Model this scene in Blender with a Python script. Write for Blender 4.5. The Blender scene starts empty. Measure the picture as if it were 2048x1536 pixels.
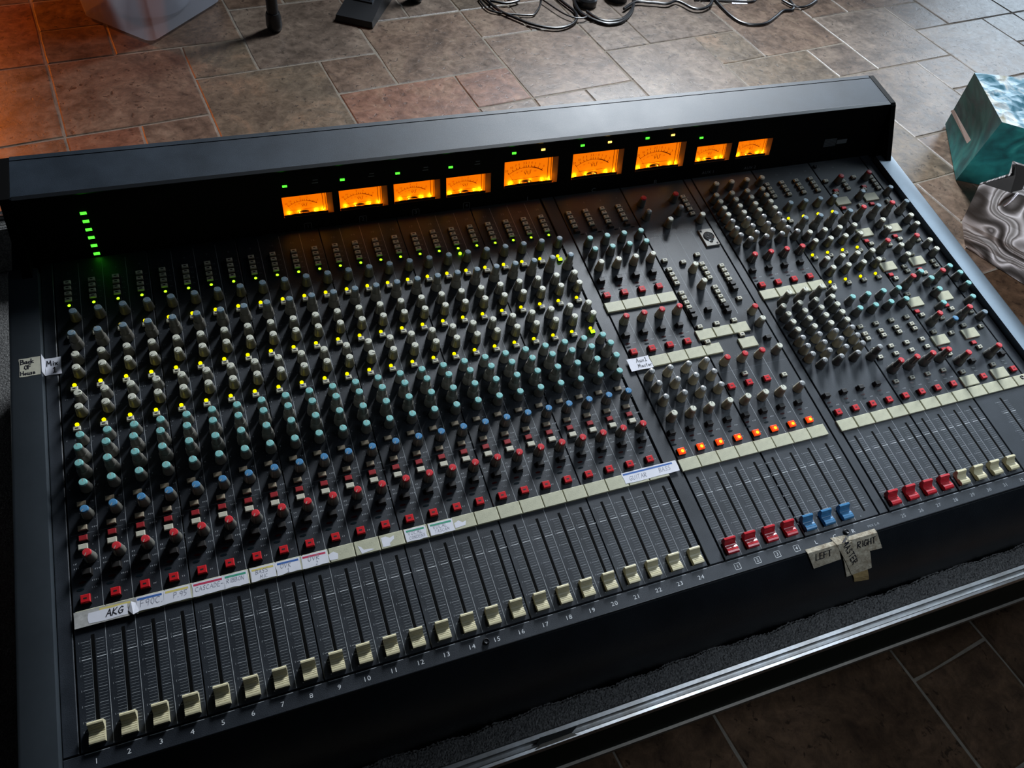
import bpy, bmesh, math, random
from mathutils import Matrix, Vector
random.seed(7)
sc = bpy.context.scene
COL = sc.collection
U = 0.03                                  # one channel strip is 30 mm wide
PI = math.pi
# ------------------------------------------------------------------ camera
RF = Matrix(((0.8909870555, -0.4405301382, 0.1098875070), (-0.2855027406, -0.7318027051, -0.6188319529), (0.3530301006, 0.5199980752, -0.7777992993)))
cd = bpy.data.cameras.new('camera'); cam = bpy.data.objects.new('camera', cd); COL.objects.link(cam)
rt = RF.transposed()
cm = Matrix((rt.col[0], -rt.col[1], -rt.col[2])).transposed().to_4x4()
cm.translation = Vector((0, 0, 1.436)); cam.matrix_world = cm
cd.sensor_width = 36; cd.lens = 1568.85/2048*36; cd.clip_start = 0.05
sc.camera = cam
# ------------------------------------------------------------------ world and light
w = bpy.data.worlds.new('room'); sc.world = w; w.use_nodes = True
bg = w.node_tree.nodes['Background']; bg.inputs[0].default_value = (0.42, 0.55, 0.75, 1); bg.inputs[1].default_value = 0.0035

def area(name, loc, target, sx, sy, power, color, spread=180):
    l = bpy.data.lights.new(name, 'AREA'); l.shape = 'RECTANGLE'; l.size = sx; l.size_y = sy; l.energy = power; l.color = color; l.spread = math.radians(spread)
    o = bpy.data.objects.new(name, l); COL.objects.link(o)
    o.location = loc
    o.rotation_euler = (Vector(target)-Vector(loc)).to_track_quat('-Z', 'Y').to_euler()
    return o
area('back_window_light', (2.75, 3.3, 2.45), (1.35, 0.85, 0.55), 0.75, 0.9, 98, (0.86, 0.93, 1.0), 95)
area('ceiling_bounce_fill', (1.35, -0.3, 2.3), (0.85, 0.12, 0.45), 0.8, 0.5, 1.15, (0.74, 0.86, 1.0), 48)  # unseen fill standing in for ceiling bounce, narrowed to the front edge
area('side_window_light', (4.2, 1.15, 2.75), (1.35, 0.5, 0.5), 1.5, 1.5, 2.4, (0.72, 0.87, 1.0), 50)
area('bag_fill_light', (1.95, -0.9, 1.5), (2.35, 0.95, 0.1), 0.5, 0.5, 4.2, (0.88, 0.92, 1.0), 42)  # added unseen fill that brightens the gift bags from the front
area('door_light', (6.2, 3.2, 1.3), (2.4, 1.6, 0.1), 1.5, 1.5, 52, (0.72, 0.86, 1.0))
pl = bpy.data.lights.new('orange_lamp', 'SPOT'); pl.energy = 48; pl.color = (1.0, 0.20, 0.015); pl.shadow_soft_size = 0.12; pl.spot_size = math.radians(75); pl.spot_blend = 0.9
po = bpy.data.objects.new('orange_lamp', pl); COL.objects.link(po); po.location = (-0.75, 3.65, 0.75)
po.rotation_euler = (Vector((-0.15, 2.75, 0))-po.location).to_track_quat('-Z', 'Y').to_euler()
vs = sc.view_settings; sc.display_settings.display_device = 'sRGB'
vs.view_transform = 'Standard'; vs.look = 'None'; vs.exposure = 0.0; vs.gamma = 1.0; vs.use_curve_mapping = False
sc.cycles.use_denoising = True
sc.cycles.max_bounces = 6

# ------------------------------------------------------------------ helpers
class MB:
    """collects polygons, builds one mesh"""
    def __init__(s): s.v = []; s.f = []; s.m = []
    def poly(s, pts, m=0):
        n = len(s.v); s.v += [tuple(p) for p in pts]; s.f.append(tuple(range(n, n+len(pts)))); s.m.append(m)
    def grid(s, rows, close=False, m=0):
        n = len(s.v); k = len(rows[0])
        for r in rows: s.v += [tuple(p) for p in r]
        for i in range(len(rows)-1):
            for j in range(k if close else k-1):
                a = n+i*k+j; b = n+i*k+(j+1) % k
                s.f.append((a, b, b+k, a+k)); s.m.append(m)
    def box(s, x0, x1, y0, y1, z0, z1, m=0, c=0.0, M=None):
        if c <= 0:
            P = [(x0,y0,z0),(x1,y0,z0),(x1,y1,z0),(x0,y1,z0),(x0,y0,z1),(x1,y0,z1),(x1,y1,z1),(x0,y1,z1)]
            F = [(3,2,1,0),(4,5,6,7),(0,1,5,4),(1,2,6,5),(2,3,7,6),(3,0,4,7)]
        else:
            P = [(x0,y0,z0),(x1,y0,z0),(x1,y1,z0),(x0,y1,z0),(x0,y0,z1-c),(x1,y0,z1-c),(x1,y1,z1-c),(x0,y1,z1-c),
                 (x0+c,y0+c,z1),(x1-c,y0+c,z1),(x1-c,y1-c,z1),(x0+c,y1-c,z1)]
            F = [(3,2,1,0),(0,1,5,4),(1,2,6,5),(2,3,7,6),(3,0,4,7),(4,5,9,8),(5,6,10,9),(6,7,11,10),(7,4,8,11),(8,9,10,11)]
        if M: P = [tuple(M @ Vector(p)) for p in P]
        n = len(s.v); s.v += P; s.f += [tuple(n+i for i in f) for f in F]; s.m += [m]*len(F)
    def lathe(s, prof, n=14, cx=0, cy=0, m=0, cap=True, flute=0.0):
        rows = []
        for r, z in prof:
            rows.append([(cx+r*(1-(flute if (k % 2 and 0 < z) else 0))*math.cos(2*PI*k/n), cy+r*(1-(flute if (k % 2 and 0 < z) else 0))*math.sin(2*PI*k/n), z) for k in range(n)])
        s.grid(rows, close=True, m=m)
        if cap: s.poly(rows[-1], m)
    def extrude(s, prof, x0, x1, m=0, caps=True):
        """prof in (y,z), counter-clockwise seen from +x"""
        s.grid([[(x1, y, z) for y, z in prof], [(x0, y, z) for y, z in prof]], close=True, m=m)
        if caps:
            s.poly([(x1, y, z) for y, z in prof], m); s.poly([(x0, y, z) for y, z in reversed(prof)], m)
    def tube(s, pts, r, n=6, m=0):
        rows = []
        for i, p in enumerate(pts):
            p = Vector(p); a = Vector(pts[max(i-1, 0)]); b = Vector(pts[min(i+1, len(pts)-1)])
            t = (b-a).normalized(); u = t.cross(Vector((0, 0, 1)))
            u = u.normalized() if u.length > 1e-4 else Vector((1, 0, 0)); v = u.cross(t)
            rows.append([tuple(p+u*r*math.cos(2*PI*k/n)+v*r*math.sin(2*PI*k/n)) for k in range(n)])
        s.grid(rows, close=True, m=m); s.poly(rows[0][::-1], m); s.poly(rows[-1], m)
    def mesh(s, name, mats, scale=U, smooth=False):
        me = bpy.data.meshes.new(name)
        me.from_pydata([(x*scale, y*scale, z*scale) for x, y, z in s.v], [], s.f)
        for mt in (mats if isinstance(mats, (list, tuple)) else [mats]): me.materials.append(mt)
        me.polygons.foreach_set('material_index', s.m)
        if smooth:
            me.polygons.foreach_set('use_smooth', [True]*len(s.f))
            try: me.set_sharp_from_angle(angle=math.radians(38))
            except Exception: pass
        me.update(); return me

def put(name, me, parent=None, loc=(0, 0, 0), rz=0.0, **props):
    o = bpy.data.objects.new(name, me); COL.objects.link(o)
    if parent: o.parent = parent
    o.location = loc; o.rotation_euler = (0, 0, rz)
    for k, v in props.items(): o[k] = v
    return o
def part(name, me, parent, X=0, Y=0, Z=0, rz=0, **p): return put(name, me, parent, (X*U, Y*U, Z*U), rz, **p)
def empty(name, label, cat, group=None):
    o = bpy.data.objects.new(name, None); COL.objects.link(o); o.empty_display_size = 0.05
    o['label'] = label; o['category'] = cat
    if group: o['group'] = group
    return o
def mat(name, color, rough=0.5, metal=0.0, spec=0.5, noise=0.0, nscale=40, bump=0.0, bscale=200, emit=None, estr=0, coat=0, trans=0, dirt=None, rvar=0.0):
    m = bpy.data.materials.new(name); m.use_nodes = True; nt = m.node_tree; b = nt.nodes['Principled BSDF']
    b.inputs['Base Color'].default_value = (*color, 1); b.inputs['Roughness'].default_value = rough; b.inputs['Metallic'].default_value = metal
    b.inputs['Specular IOR Level'].default_value = spec; b.inputs['Coat Weight'].default_value = coat; b.inputs['Transmission Weight'].default_value = trans
    if emit: b.inputs['Emission Color'].default_value = (*emit, 1); b.inputs['Emission Strength'].default_value = estr
    tc = nt.nodes.new('ShaderNodeTexCoord')
    if noise or dirt:
        n = nt.nodes.new('ShaderNodeTexNoise'); n.inputs['Scale'].default_value = nscale; n.inputs['Detail'].default_value = 6; n.inputs['Roughness'].default_value = 0.65
        nt.links.new(tc.outputs['Object'], n.inputs['Vector'])
        r = nt.nodes.new('ShaderNodeMapRange'); r.inputs['From Min'].default_value = 0.35; r.inputs['From Max'].default_value = 0.68
        nt.links.new(n.outputs['Fac'], r.inputs['Value'])
        mx = nt.nodes.new('ShaderNodeMix'); mx.data_type = 'RGBA'
        mx.inputs['A'].default_value = (*color, 1)
        mx.inputs['B'].default_value = (*(dirt or tuple(min(1, c*(1+noise)+noise*0.01) for c in color)), 1)
        nt.links.new(r.outputs[0], mx.inputs['Factor']); nt.links.new(mx.outputs['Result'], b.inputs['Base Color'])
        if rvar:
            r2 = nt.nodes.new('ShaderNodeMapRange'); r2.inputs['To Min'].default_value = rough-rvar; r2.inputs['To Max'].default_value = rough+rvar
            nt.links.new(n.outputs['Fac'], r2.inputs['Value']); nt.links.new(r2.outputs[0], b.inputs['Roughness'])
    if bump:
        n2 = nt.nodes.new('ShaderNodeTexNoise'); n2.inputs['Scale'].default_value = bscale; n2.inputs['Detail'].default_value = 4
        nt.links.new(tc.outputs['Object'], n2.inputs['Vector'])
        bp = nt.nodes.new('ShaderNodeBump'); bp.inputs['Strength'].default_value = bump; bp.inputs['Distance'].default_value = 0.002
        nt.links.new(n2.outputs['Fac'], bp.inputs['Height']); nt.links.new(bp.outputs[0], b.inputs['Normal'])
    return m
def emis(name, color, strength):
    m = bpy.data.materials.new(name); m.use_nodes = True; nt = m.node_tree; nt.nodes.clear()
    e = nt.nodes.new('ShaderNodeEmission'); e.inputs[0].default_value = (*color, 1); e.inputs[1].default_value = strength
    o = nt.nodes.new('ShaderNodeOutputMaterial'); nt.links.new(e.outputs[0], o.inputs[0]); return m

# ------------------------------------------------------------------ materials
M = {}
M['panel'] = mat('panel_charcoal', (0.0075, 0.0105, 0.0155), 0.44, spec=0.7, noise=0.7, nscale=14, bump=0.12, bscale=900, rvar=0.09)
M['fascia'] = mat('fascia_black', (0.0022, 0.0022, 0.0024), 0.55, spec=0.12)
M['body'] = mat('body_black', (0.008, 0.010, 0.013), 0.34, spec=0.45, noise=0.4, nscale=9, bump=0.15, bscale=700)
M['hood'] = mat('hood_charcoal', (0.011, 0.019, 0.030), 0.54, spec=0.40, noise=0.6, nscale=12, bump=0.10, bscale=900, rvar=0.07)
M['lip'] = mat('lip_grey', (0.007, 0.009, 0.012), 0.34, spec=1.0)
M['rail'] = mat('rail_grey', (0.15, 0.18, 0.21), 0.31, metal=0.8, spec=1.0, noise=0.25, nscale=10)
M['groove'] = mat('groove_black', (0.002, 0.002, 0.002), 0.8)
M['print'] = mat('print_grey', (0.32, 0.34, 0.36), 0.6)
M['print_dim'] = mat('print_dim', (0.15, 0.165, 0.18), 0.6)
M['print_white'] = mat('print_white', (0.70, 0.72, 0.74), 0.6)
M['knob'] = mat('knob_grey', (0.140, 0.133, 0.115), 0.38, noise=0.4, nscale=60)
M['knob_dark'] = mat('knob_dark_grey', (0.075, 0.075, 0.070), 0.38, noise=0.4, nscale=60)
M['knob_tan'] = mat('knob_tan', (0.27, 0.24, 0.175), 0.42, noise=0.3, nscale=60)
M['line'] = mat('pointer_white', (0.40, 0.38, 0.32), 0.5)
M['mark'] = mat('pointer_black', (0.02, 0.02, 0.02), 0.5)
M['c_white'] = mat('cap_ivory', (0.66, 0.66, 0.55), 0.40)
M['c_teal'] = mat('cap_teal', (0.25, 0.58, 0.56), 0.40)
M['c_blue'] = mat('cap_blue', (0.08, 0.25, 0.46), 0.35)
M['c_red'] = mat('cap_red', (0.62, 0.035, 0.045), 0.35)
M['c_steel'] = mat('cap_grey_blue', (0.17, 0.24, 0.29), 0.30)
M['c_clear'] = mat('cap_clear_grey', (0.26, 0.27, 0.27), 0.32, spec=0.6, coat=0.1)
M['cream'] = mat('button_cream', (0.52, 0.50, 0.40), 0.45, noise=0.15, nscale=90)
M['tan'] = mat('button_tan', (0.33, 0.27, 0.19), 0.45)
M['btn_dark'] = mat('button_base_black', (0.012, 0.010, 0.009), 0.5)
M['red'] = mat('button_red', (0.55, 0.012, 0.018), 0.35)
M['red_dark'] = mat('button_red_recessed', (0.30, 0.015, 0.02), 0.4)
M['tile'] = mat('strip_cream', (0.44, 0.43, 0.31), 0.5, noise=0.18, nscale=120, bump=0.1, bscale=800)
M['slot'] = mat('slot_black', (0.0012, 0.0012, 0.0012), 0.9, spec=0.1)
M['fcream'] = mat('fader_cream', (0.62, 0.56, 0.36), 0.42)
M['fred'] = mat('fader_red', (0.50, 0.025, 0.035), 0.22, spec=0.6)
M['fblue'] = mat('fader_blue', (0.06, 0.20, 0.38), 0.22, spec=0.6)
M['paper'] = mat('paper_white', (0.70, 0.70, 0.76), 0.7, noise=0.08, nscale=60)
M['paper_grey'] = mat('paper_worn_grey', (0.30, 0.29, 0.27), 0.6, dirt=(0.52, 0.51, 0.49), nscale=90)
M['ink'] = mat('ink_black', (0.012, 0.012, 0.02), 0.6)
M['pencil'] = mat('pencil_grey', (0.27, 0.28, 0.34), 0.7)
M['s_yellow'] = mat('stripe_yellow', (0.66, 0.55, 0.16), 0.6)
M['s_blue'] = mat('stripe_blue', (0.03, 0.12, 0.40), 0.6)
M['s_red'] = mat('stripe_red', (0.52, 0.03, 0.09), 0.6)
M['s_green'] = mat('stripe_green', (0.04, 0.32, 0.20), 0.6)
M['tape'] = mat('masking_tape', (0.62, 0.55, 0.42), 0.65, dirt=(0.26, 0.20, 0.13), nscale=130, bump=0.3, bscale=500)
M['tape_brown'] = mat('masking_tape_brown', (0.33, 0.23, 0.10), 0.65, noise=0.3, nscale=130)
M['chrome'] = mat('chrome', (0.6, 0.62, 0.64), 0.2, metal=1)
M['xlr'] = mat('connector_plate', (0.42, 0.40, 0.36), 0.35, metal=0.3, noise=0.2, nscale=80)
M['led_off'] = mat('lens_unlit', (0.006, 0.012, 0.016), 0.25)
M['led_off_red'] = mat('lens_unlit_red', (0.05, 0.006, 0.006), 0.25)
M['g'] = emis('led_green', (0.30, 1.0, 0.01), 3.0)
M['g2'] = emis('led_green_pure', (0.07, 1.0, 0.03), 2.2)
M['y'] = emis('led_yellow', (1.0, 0.86, 0.0), 2.2)
M['amber'] = emis('led_amber', (1.0, 0.62, 0.12), 2.2)
M['on_lit'] = mat('button_lit_red', (0.6, 0.04, 0.01), 0.3, emit=(1.0, 0.075, 0.005), estr=0.75)
M['on_core'] = emis('button_lit_core', (1.0, 0.62, 0.02), 2.2)
M['foam'] = mat('foam_black', (0.018, 0.018, 0.018), 0.6, dirt=(0.17, 0.165, 0.16), nscale=420, bump=0.9, bscale=450)
M['alu'] = mat('aluminium', (0.62, 0.63, 0.64), 0.34, metal=1.0, dirt=(0.40, 0.38, 0.36), nscale=25, bump=0.05, bscale=200)
M['alu_dark'] = mat('aluminium_dull', (0.16, 0.145, 0.125), 0.5, metal=0.8, noise=0.3, nscale=30)
M['case'] = mat('case_dark_green', (0.003, 0.010, 0.007), 0.7, spec=0.15)
M['rubber'] = mat('rubber_black', (0.010, 0.011, 0.013), 0.38)
M['cable'] = mat('cable_black', (0.007, 0.007, 0.009), 0.35, spec=0.6)
M['bulb'] = emis('meter_bulb', (1.0, 0.62, 0.03), 7.0)

# meter scale plate: translucent card lit from behind
def plate_mat():
    m = bpy.data.materials.new('meter_card'); m.use_nodes = True; nt = m.node_tree; b = nt.nodes['Principled BSDF']
    b.inputs['Base Color'].default_value = (0.95, 0.50, 0.03, 1); b.inputs['Roughness'].default_value = 0.9; b.inputs['Specular IOR Level'].default_value = 0.1
    b.inputs['Emission Color'].default_value = (1.0, 0.175, 0.0, 1); b.inputs['Emission Strength'].default_value = 0.85
    return m
M['plate'] = plate_mat()
M['plate_side'] = mat('meter_side', (0.40, 0.16, 0.03), 0.7)  # orange glow reflected from the card, put into the wall colour
M['meter_ink'] = mat('meter_ink', (0.05, 0.012, 0.0), 0.8)
M['meter_red'] = mat('meter_red_arc', (0.30, 0.010, 0.0), 0.8)

# ------------------------------------------------------------------ lettering
FONT = {'A': [[(0,0),(.3,1),(.6,0)],[(.1,.4),(.5,.4)]], 'B': [[(0,0),(0,1),(.4,.95),(.45,.7),(.1,.52),(.5,.45),(.5,.1),(0,0)]], 'C': [[(.55,.85),(.3,1),(.05,.7),(.03,.3),(.25,0),(.55,.12)]],
'D': [[(0,0),(0,1),(.35,.9),(.55,.5),(.35,.08),(0,0)]], 'E': [[(.5,1),(0,1),(0,0),(.5,0)],[(0,.52),(.4,.52)]], 'F': [[(.5,1),(0,1),(0,0)],[(0,.55),(.4,.55)]],
'G': [[(.55,.85),(.3,1),(.05,.7),(.03,.3),(.25,0),(.55,.15),(.55,.45),(.3,.45)]], 'H': [[(0,0),(0,1)],[(.5,0),(.5,1)],[(0,.5),(.5,.5)]], 'I': [[(.2,0),(.2,1)]],
'K': [[(0,0),(0,1)],[(.5,1),(0,.45),(.55,0)]], 'L': [[(0,1),(0,0),(.5,0)]], 'M': [[(0,0),(.08,1),(.33,.35),(.58,1),(.66,0)]], 'N': [[(0,0),(0,1),(.5,0),(.5,1)]],
'O': [[(.3,1),(.05,.75),(.05,.25),(.3,0),(.55,.25),(.55,.75),(.3,1)]], 'P': [[(0,0),(0,1),(.45,.92),(.45,.6),(0,.5)]], 'R': [[(0,0),(0,1),(.45,.92),(.45,.6),(0,.5),(.5,0)]],
'S': [[(.5,.88),(.2,1),(.05,.75),(.45,.4),(.4,.08),(0,.1)]], 'T': [[(0,1),(.6,1)],[(.3,1),(.3,0)]], 'U': [[(0,1),(.05,.15),(.3,0),(.5,.15),(.55,1)]], 'V': [[(0,1),(.3,0),(.6,1)]],
'X': [[(0,0),(.5,1)],[(0,1),(.5,0)]], '0': [[(.3,1),(.05,.7),(.05,.3),(.3,0),(.5,.3),(.5,.7),(.3,1)]], '1': [[(.1,.75),(.3,1),(.3,0)],[(.08,0),(.52,0)]],
'2': [[(.05,.8),(.3,1),(.5,.75),(.05,0),(.55,0)]], '9': [[(.45,.6),(.15,.5),(.05,.8),(.3,1),(.5,.8),(.4,0)]], '5': [[(.5,1),(.1,1),(.08,.6),(.4,.55),(.45,.15),(.05,0)]], '.': [[(.1,.0),(.16,.06)]], '-': [[(0,.45),(.45,.45)]], ' ': [],
'a': [[(.4,.5),(.1,.45),(.08,.1),(.35,.08),(.42,.5),(.45,0)]], 'c': [[(.4,.45),(.1,.4),(.1,.1),(.4,.05)]], 'k': [[(0,0),(0,1)],[(.35,.55),(0,.25),(.4,0)]], 'o': [[(.2,.5),(.03,.25),(.2,0),(.4,.25),(.2,.5)]],
'u': [[(0,.5),(.05,.05),(.3,.05),(.35,.5),(.4,0)]], 's': [[(.35,.48),(.1,.45),(.3,.2),(.25,.0),(0,.05)]], 'e': [[(.03,.25),(.38,.3),(.2,.52),(.03,.25),(.15,0),(.38,.08)]], 'i': [[(.1,.5),(.1,0)],[(.1,.7),(.11,.76)]],
'x': [[(0,0),(.35,.5)],[(0,.5),(.35,0)]], 't': [[(.15,.9),(.15,.05),(.32,0)],[(0,.6),(.35,.6)]], 'r': [[(0,.5),(.03,0)],[(.03,.35),(.3,.5)]]}
def write(mb, text, x, y, z, size, lw=0.1, m=0, slant=0.12, ang=0.0, jit=0.03, gap=0.22, M4=None, rnd=random):
    cx = 0.0; ca, sa = math.cos(ang), math.sin(ang)
    def tr(px, py):
        X = (px+slant*py)*size; Y = py*size
        p = Vector((x+X*ca-Y*sa, y+X*sa+Y*ca, z)); return M4(p) if M4 else p
    for ch in text:
        wd = 0.0
        for st in FONT.get(ch, []):
            pts = [(cx+a+rnd.uniform(-jit, jit), b+rnd.uniform(-jit, jit)) for a, b in st]
            wd = max([wd]+[a for a, b in st])
            for (ax, ay), (bx, by) in zip(pts, pts[1:]):
                dx, dy = bx-ax, by-ay; L = math.hypot(dx, dy) or 1; nx, ny = -dy/L*lw/2, dx/L*lw/2; ex, ey = dx/L*lw*.3, dy/L*lw*.3
                mb.poly([tr(ax-ex-nx, ay-ey-ny), tr(bx+ex-nx, by+ey-ny), tr(bx+ex+nx, by+ey+ny), tr(ax-ex+nx, ay-ey+ny)], m)
        cx += (wd or 0.25)+gap
    return cx
_tc = {}
def type_geo(s):
    if s not in _tc:
        c = bpy.data.curves.new('type', 'FONT'); c.body = s; c.align_x = 'CENTER'; c.align_y = 'CENTER'; c.size = 1; c.resolution_u = 2; c.space_character = 1.1
        o = bpy.data.objects.new('type', c); COL.objects.link(o); bpy.context.view_layer.update()
        me = o.evaluated_get(bpy.context.evaluated_depsgraph_get()).to_mesh()
        _tc[s] = ([tuple(v.co) for v in me.vertices], [tuple(p.vertices) for p in me.polygons])
        o.to_mesh_clear(); bpy.data.objects.remove(o); bpy.data.curves.remove(c)
    return _tc[s]
def typeset(mb, s, x, y, z, size, m=0, M4=None, sx=1.15):
    vs_, fs = type_geo(s); n = len(mb.v)
    for a, b, c in vs_:
        p = Vector((x+a*size*sx, y+b*size, z)); mb.v.append(tuple(M4(p) if M4 else p))
    mb.f += [tuple(n+i for i in f) for f in fs]; mb.m += [m]*len(fs)

# ================================================================== FLOOR
def tile_mat(name, c1, c2, c3, r0=.22, r1=.58, sp=.5):
    m = bpy.data.materials.new(name); m.use_nodes = True; nt = m.node_tree; b = nt.nodes['Principled BSDF']; L = nt.links
    tc = nt.nodes.new('ShaderNodeTexCoord'); oi = nt.nodes.new('ShaderNodeObjectInfo')
    ad = nt.nodes.new('ShaderNodeVectorMath'); ad.operation = 'MULTIPLY_ADD'; ad.inputs[1].default_value = (1, 1, 1)
    mu = nt.nodes.new('ShaderNodeMath'); mu.operation = 'MULTIPLY'; mu.inputs[1].default_value = 40
    L.new(oi.outputs['Random'], mu.inputs[0]); L.new(tc.outputs['Object'], ad.inputs[0]); L.new(mu.outputs[0], ad.inputs[2])
    def noise(scale, det, rg, dist=0.0):
        n = nt.nodes.new('ShaderNodeTexNoise'); n.inputs['Scale'].default_value = scale; n.inputs['Detail'].default_value = det; n.inputs['Roughness'].default_value = rg; n.inputs['Distortion'].default_value = dist
        L.new(ad.outputs[0], n.inputs['Vector']); return n
    n1 = noise(6, 9, .68, .8); n2 = noise(34, 10, .75, .5); n3 = noise(48, 4, .6, .4)
    cr = nt.nodes.new('ShaderNodeValToRGB'); e = cr.color_ramp.elements
    e[0].position = .36; e[0].color = (*c1, 1); e[1].position = .62; e[1].color = (*c3, 1); k = e.new(.5); k.color = (*c2, 1)
    L.new(n1.outputs['Fac'], cr.inputs[0])
    r2 = nt.nodes.new('ShaderNodeMapRange'); r2.inputs['From Min'].default_value = .3; r2.inputs['From Max'].default_value = .7; r2.inputs['To Min'].default_value = .48; r2.inputs['To Max'].default_value = 1.5
    L.new(n2.outputs['Fac'], r2.inputs['Value'])
    mx = nt.nodes.new('ShaderNodeMix'); mx.data_type = 'RGBA'; mx.blend_type = 'MULTIPLY'; mx.inputs['Factor'].default_value = 1
    L.new(cr.outputs[0], mx.inputs['A']); L.new(r2.outputs[0], mx.inputs['B'])
    pit = nt.nodes.new('ShaderNodeMapRange'); pit.inputs['From Min'].default_value = .61; pit.inputs['From Max'].default_value = .66
    L.new(n3.outputs['Fac'], pit.inputs['Value'])
    mp = nt.nodes.new('ShaderNodeMix'); mp.data_type = 'RGBA'; mp.inputs['B'].default_value = (c1[0]*.72, c1[1]*.72, c1[2]*.72, 1)
    L.new(mx.outputs['Result'], mp.inputs['A']); L.new(pit.outputs[0], mp.inputs['Factor']); L.new(mp.outputs['Result'], b.inputs['Base Color'])
    rr = nt.nodes.new('ShaderNodeMapRange'); rr.inputs['To Min'].default_value = r0; rr.inputs['To Max'].default_value = r1; b.inputs['Specular IOR Level'].default_value = sp
    L.new(n2.outputs['Fac'], rr.inputs['Value']); L.new(rr.outputs[0], b.inputs['Roughness'])
    sb = nt.nodes.new('ShaderNodeMath'); sb.operation = 'MULTIPLY_ADD'; sb.inputs[1].default_value = -.3
    L.new(pit.outputs[0], sb.inputs[0]); L.new(n2.outputs['Fac'], sb.inputs[2])
    bp = nt.nodes.new('ShaderNodeBump'); bp.inputs['Strength'].default_value = .35; bp.inputs['Distance'].default_value = .0025
    L.new(sb.outputs[0], bp.inputs['Height']); L.new(bp.outputs[0], b.inputs['Normal'])
    return m
TM = {'g': tile_mat('stone_grey', (0.068, 0.048, 0.035), (0.112, 0.081, 0.061), (0.155, 0.117, 0.088)),
      'n': tile_mat('stone_brown', (0.067, 0.042, 0.028), (0.118, 0.076, 0.052), (0.154, 0.107, 0.074)),
      'r': tile_mat('stone_red', (0.091, 0.040, 0.025), (0.151, 0.069, 0.042), (0.189, 0.103, 0.065)),
      'o': tile_mat('stone_olive', (0.068, 0.048, 0.032), (0.112, 0.083, 0.056), (0.154, 0.102, 0.065)),
      'd': tile_mat('stone_shaded', (.040, .022, .012), (.070, .040, .022), (.095, .055, .032), .7, .85, .12),  # brown stone darkened for the foreground, shade put into the colour
      'p': tile_mat('stone_pale_sheen', (0.093, 0.069, 0.053), (0.150, 0.115, 0.090), (0.188, 0.148, 0.118))}  # paler stone on the right, floor sheen partly put into its colour
M['grout'] = mat('grout', (0.14, 0.12, 0.095), 0.9, noise=0.4, nscale=60, bump=0.3, bscale=200)
T = 0.2; TX0, TY0 = -0.1436, 1.426
fb = MB(); fb.box(-2.4, 5.6, -1.6, 5.2, -.05, -.0022)
floor = put('floor', fb.mesh('floor', M['grout'], 1.0), kind='structure')
EXPL = [(0,4,2,6,'n'),(2,5,3,6,'o'),(3,5,5,7,'g'),(2,3,4,5,'o'),(4,4,5,5,'n'),(5,4,7,6,'n'),(4,2,6,4,'r'),(6,3,7,4,'r'),(7,5,8,6,'n'),(8,5,9,6,'g'),(7,3,9,5,'n'),(9,4,10,5,'g'),
        (10,4,12,6,'g'),(9,2,11,4,'g'),(11,3,12,4,'o'),(12,3,14,5,'n'),(14,2,16,4,'p'),(16,3,17,4,'g'),(17,3,19,5,'n'),(16,1,18,3,'p'),(13,2,14,3,'g'),(11,1,13,3,'o'),(13,0,15,2,'p'),(15,1,16,2,'p'),
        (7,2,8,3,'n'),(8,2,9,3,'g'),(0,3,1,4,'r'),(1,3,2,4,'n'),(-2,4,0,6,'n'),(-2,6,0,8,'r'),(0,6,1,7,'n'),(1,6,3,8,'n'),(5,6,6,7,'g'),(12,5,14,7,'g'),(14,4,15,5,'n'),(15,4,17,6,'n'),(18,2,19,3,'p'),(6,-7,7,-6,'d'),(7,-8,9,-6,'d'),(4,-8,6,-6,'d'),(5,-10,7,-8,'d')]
occ = {}
tiles = []
def claim(a, b, c, d, k):
    for i in range(a, c):
        for j in range(b, d):
            occ[(i, j)] = 1
    tiles.append((a, b, c, d, k))
for e in EXPL: claim(*e)
tr_ = random.Random(3)
for j in range(17, -15, -1):
    for i in range(-9, 26):
        if (i, j) in occ: continue
        opts = [(2, 2), (2, 2), (2, 1), (1, 1), (1, 2)]; tr_.shuffle(opts)
        for wd, hg in opts+[(1, 1)]:
            if all((i+a, j-b) not in occ for a in range(wd) for b in range(hg)): break
        far = i > 12 and j > -4
        claim(i, j-hg+1, i+wd, j+1, tr_.choice('ppgpn') if far else tr_.choice('ngrno') if j > -3 else 'd')  # tone follows the light: sheen painted paler at right, shade darker in front
# keep the tiles nearest the view as single parts, limit about 300
_tm = {}
def tile_mesh(wd, hg, k, v):
    key = (wd, hg, k, v)
    if key in _tm: return _tm[key]
    r = random.Random(hash((wd, hg, v)) & 0xffff); g = 0.0022; W, H = wd*T/2-g, hg*T/2-g
    ring = []
    N = 4
    for (ax, ay), (bx, by) in (((-W,-H),(W,-H)),((W,-H),(W,H)),((W,H),(-W,H)),((-W,H),(-W,-H))):
        for q in range(N):
            t = q/N; x = ax+(bx-ax)*t; y = ay+(by-ay)*t; s = .995 if q == 0 else 1
            ring.append(((x*s)+r.uniform(-.0014, .0014), (y*s)+r.uniform(-.0014, .0014)))
    mb = MB(); kk = .0035
    inn = [(x-kk*(1 if x > 0 else -1)*(abs(x) > W*.9), y-kk*(1 if y > 0 else -1)*(abs(y) > H*.9)) for x, y in ring]
    mb.grid([[(x, y, -.02) for x, y in ring], [(x, y, -.002) for x, y in ring], [(x, y, 0) for x, y in inn]], close=True)
    mb.poly([(x, y, 0) for x, y in inn])
    _tm[key] = mb.mesh('tile', TM[k], 1.0); return _tm[key]
tiles.sort(key=lambda t: math.hypot((t[0]+t[2])/2-7, (t[1]+t[3])/2-2.5)-2*(t in EXPL))
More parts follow.
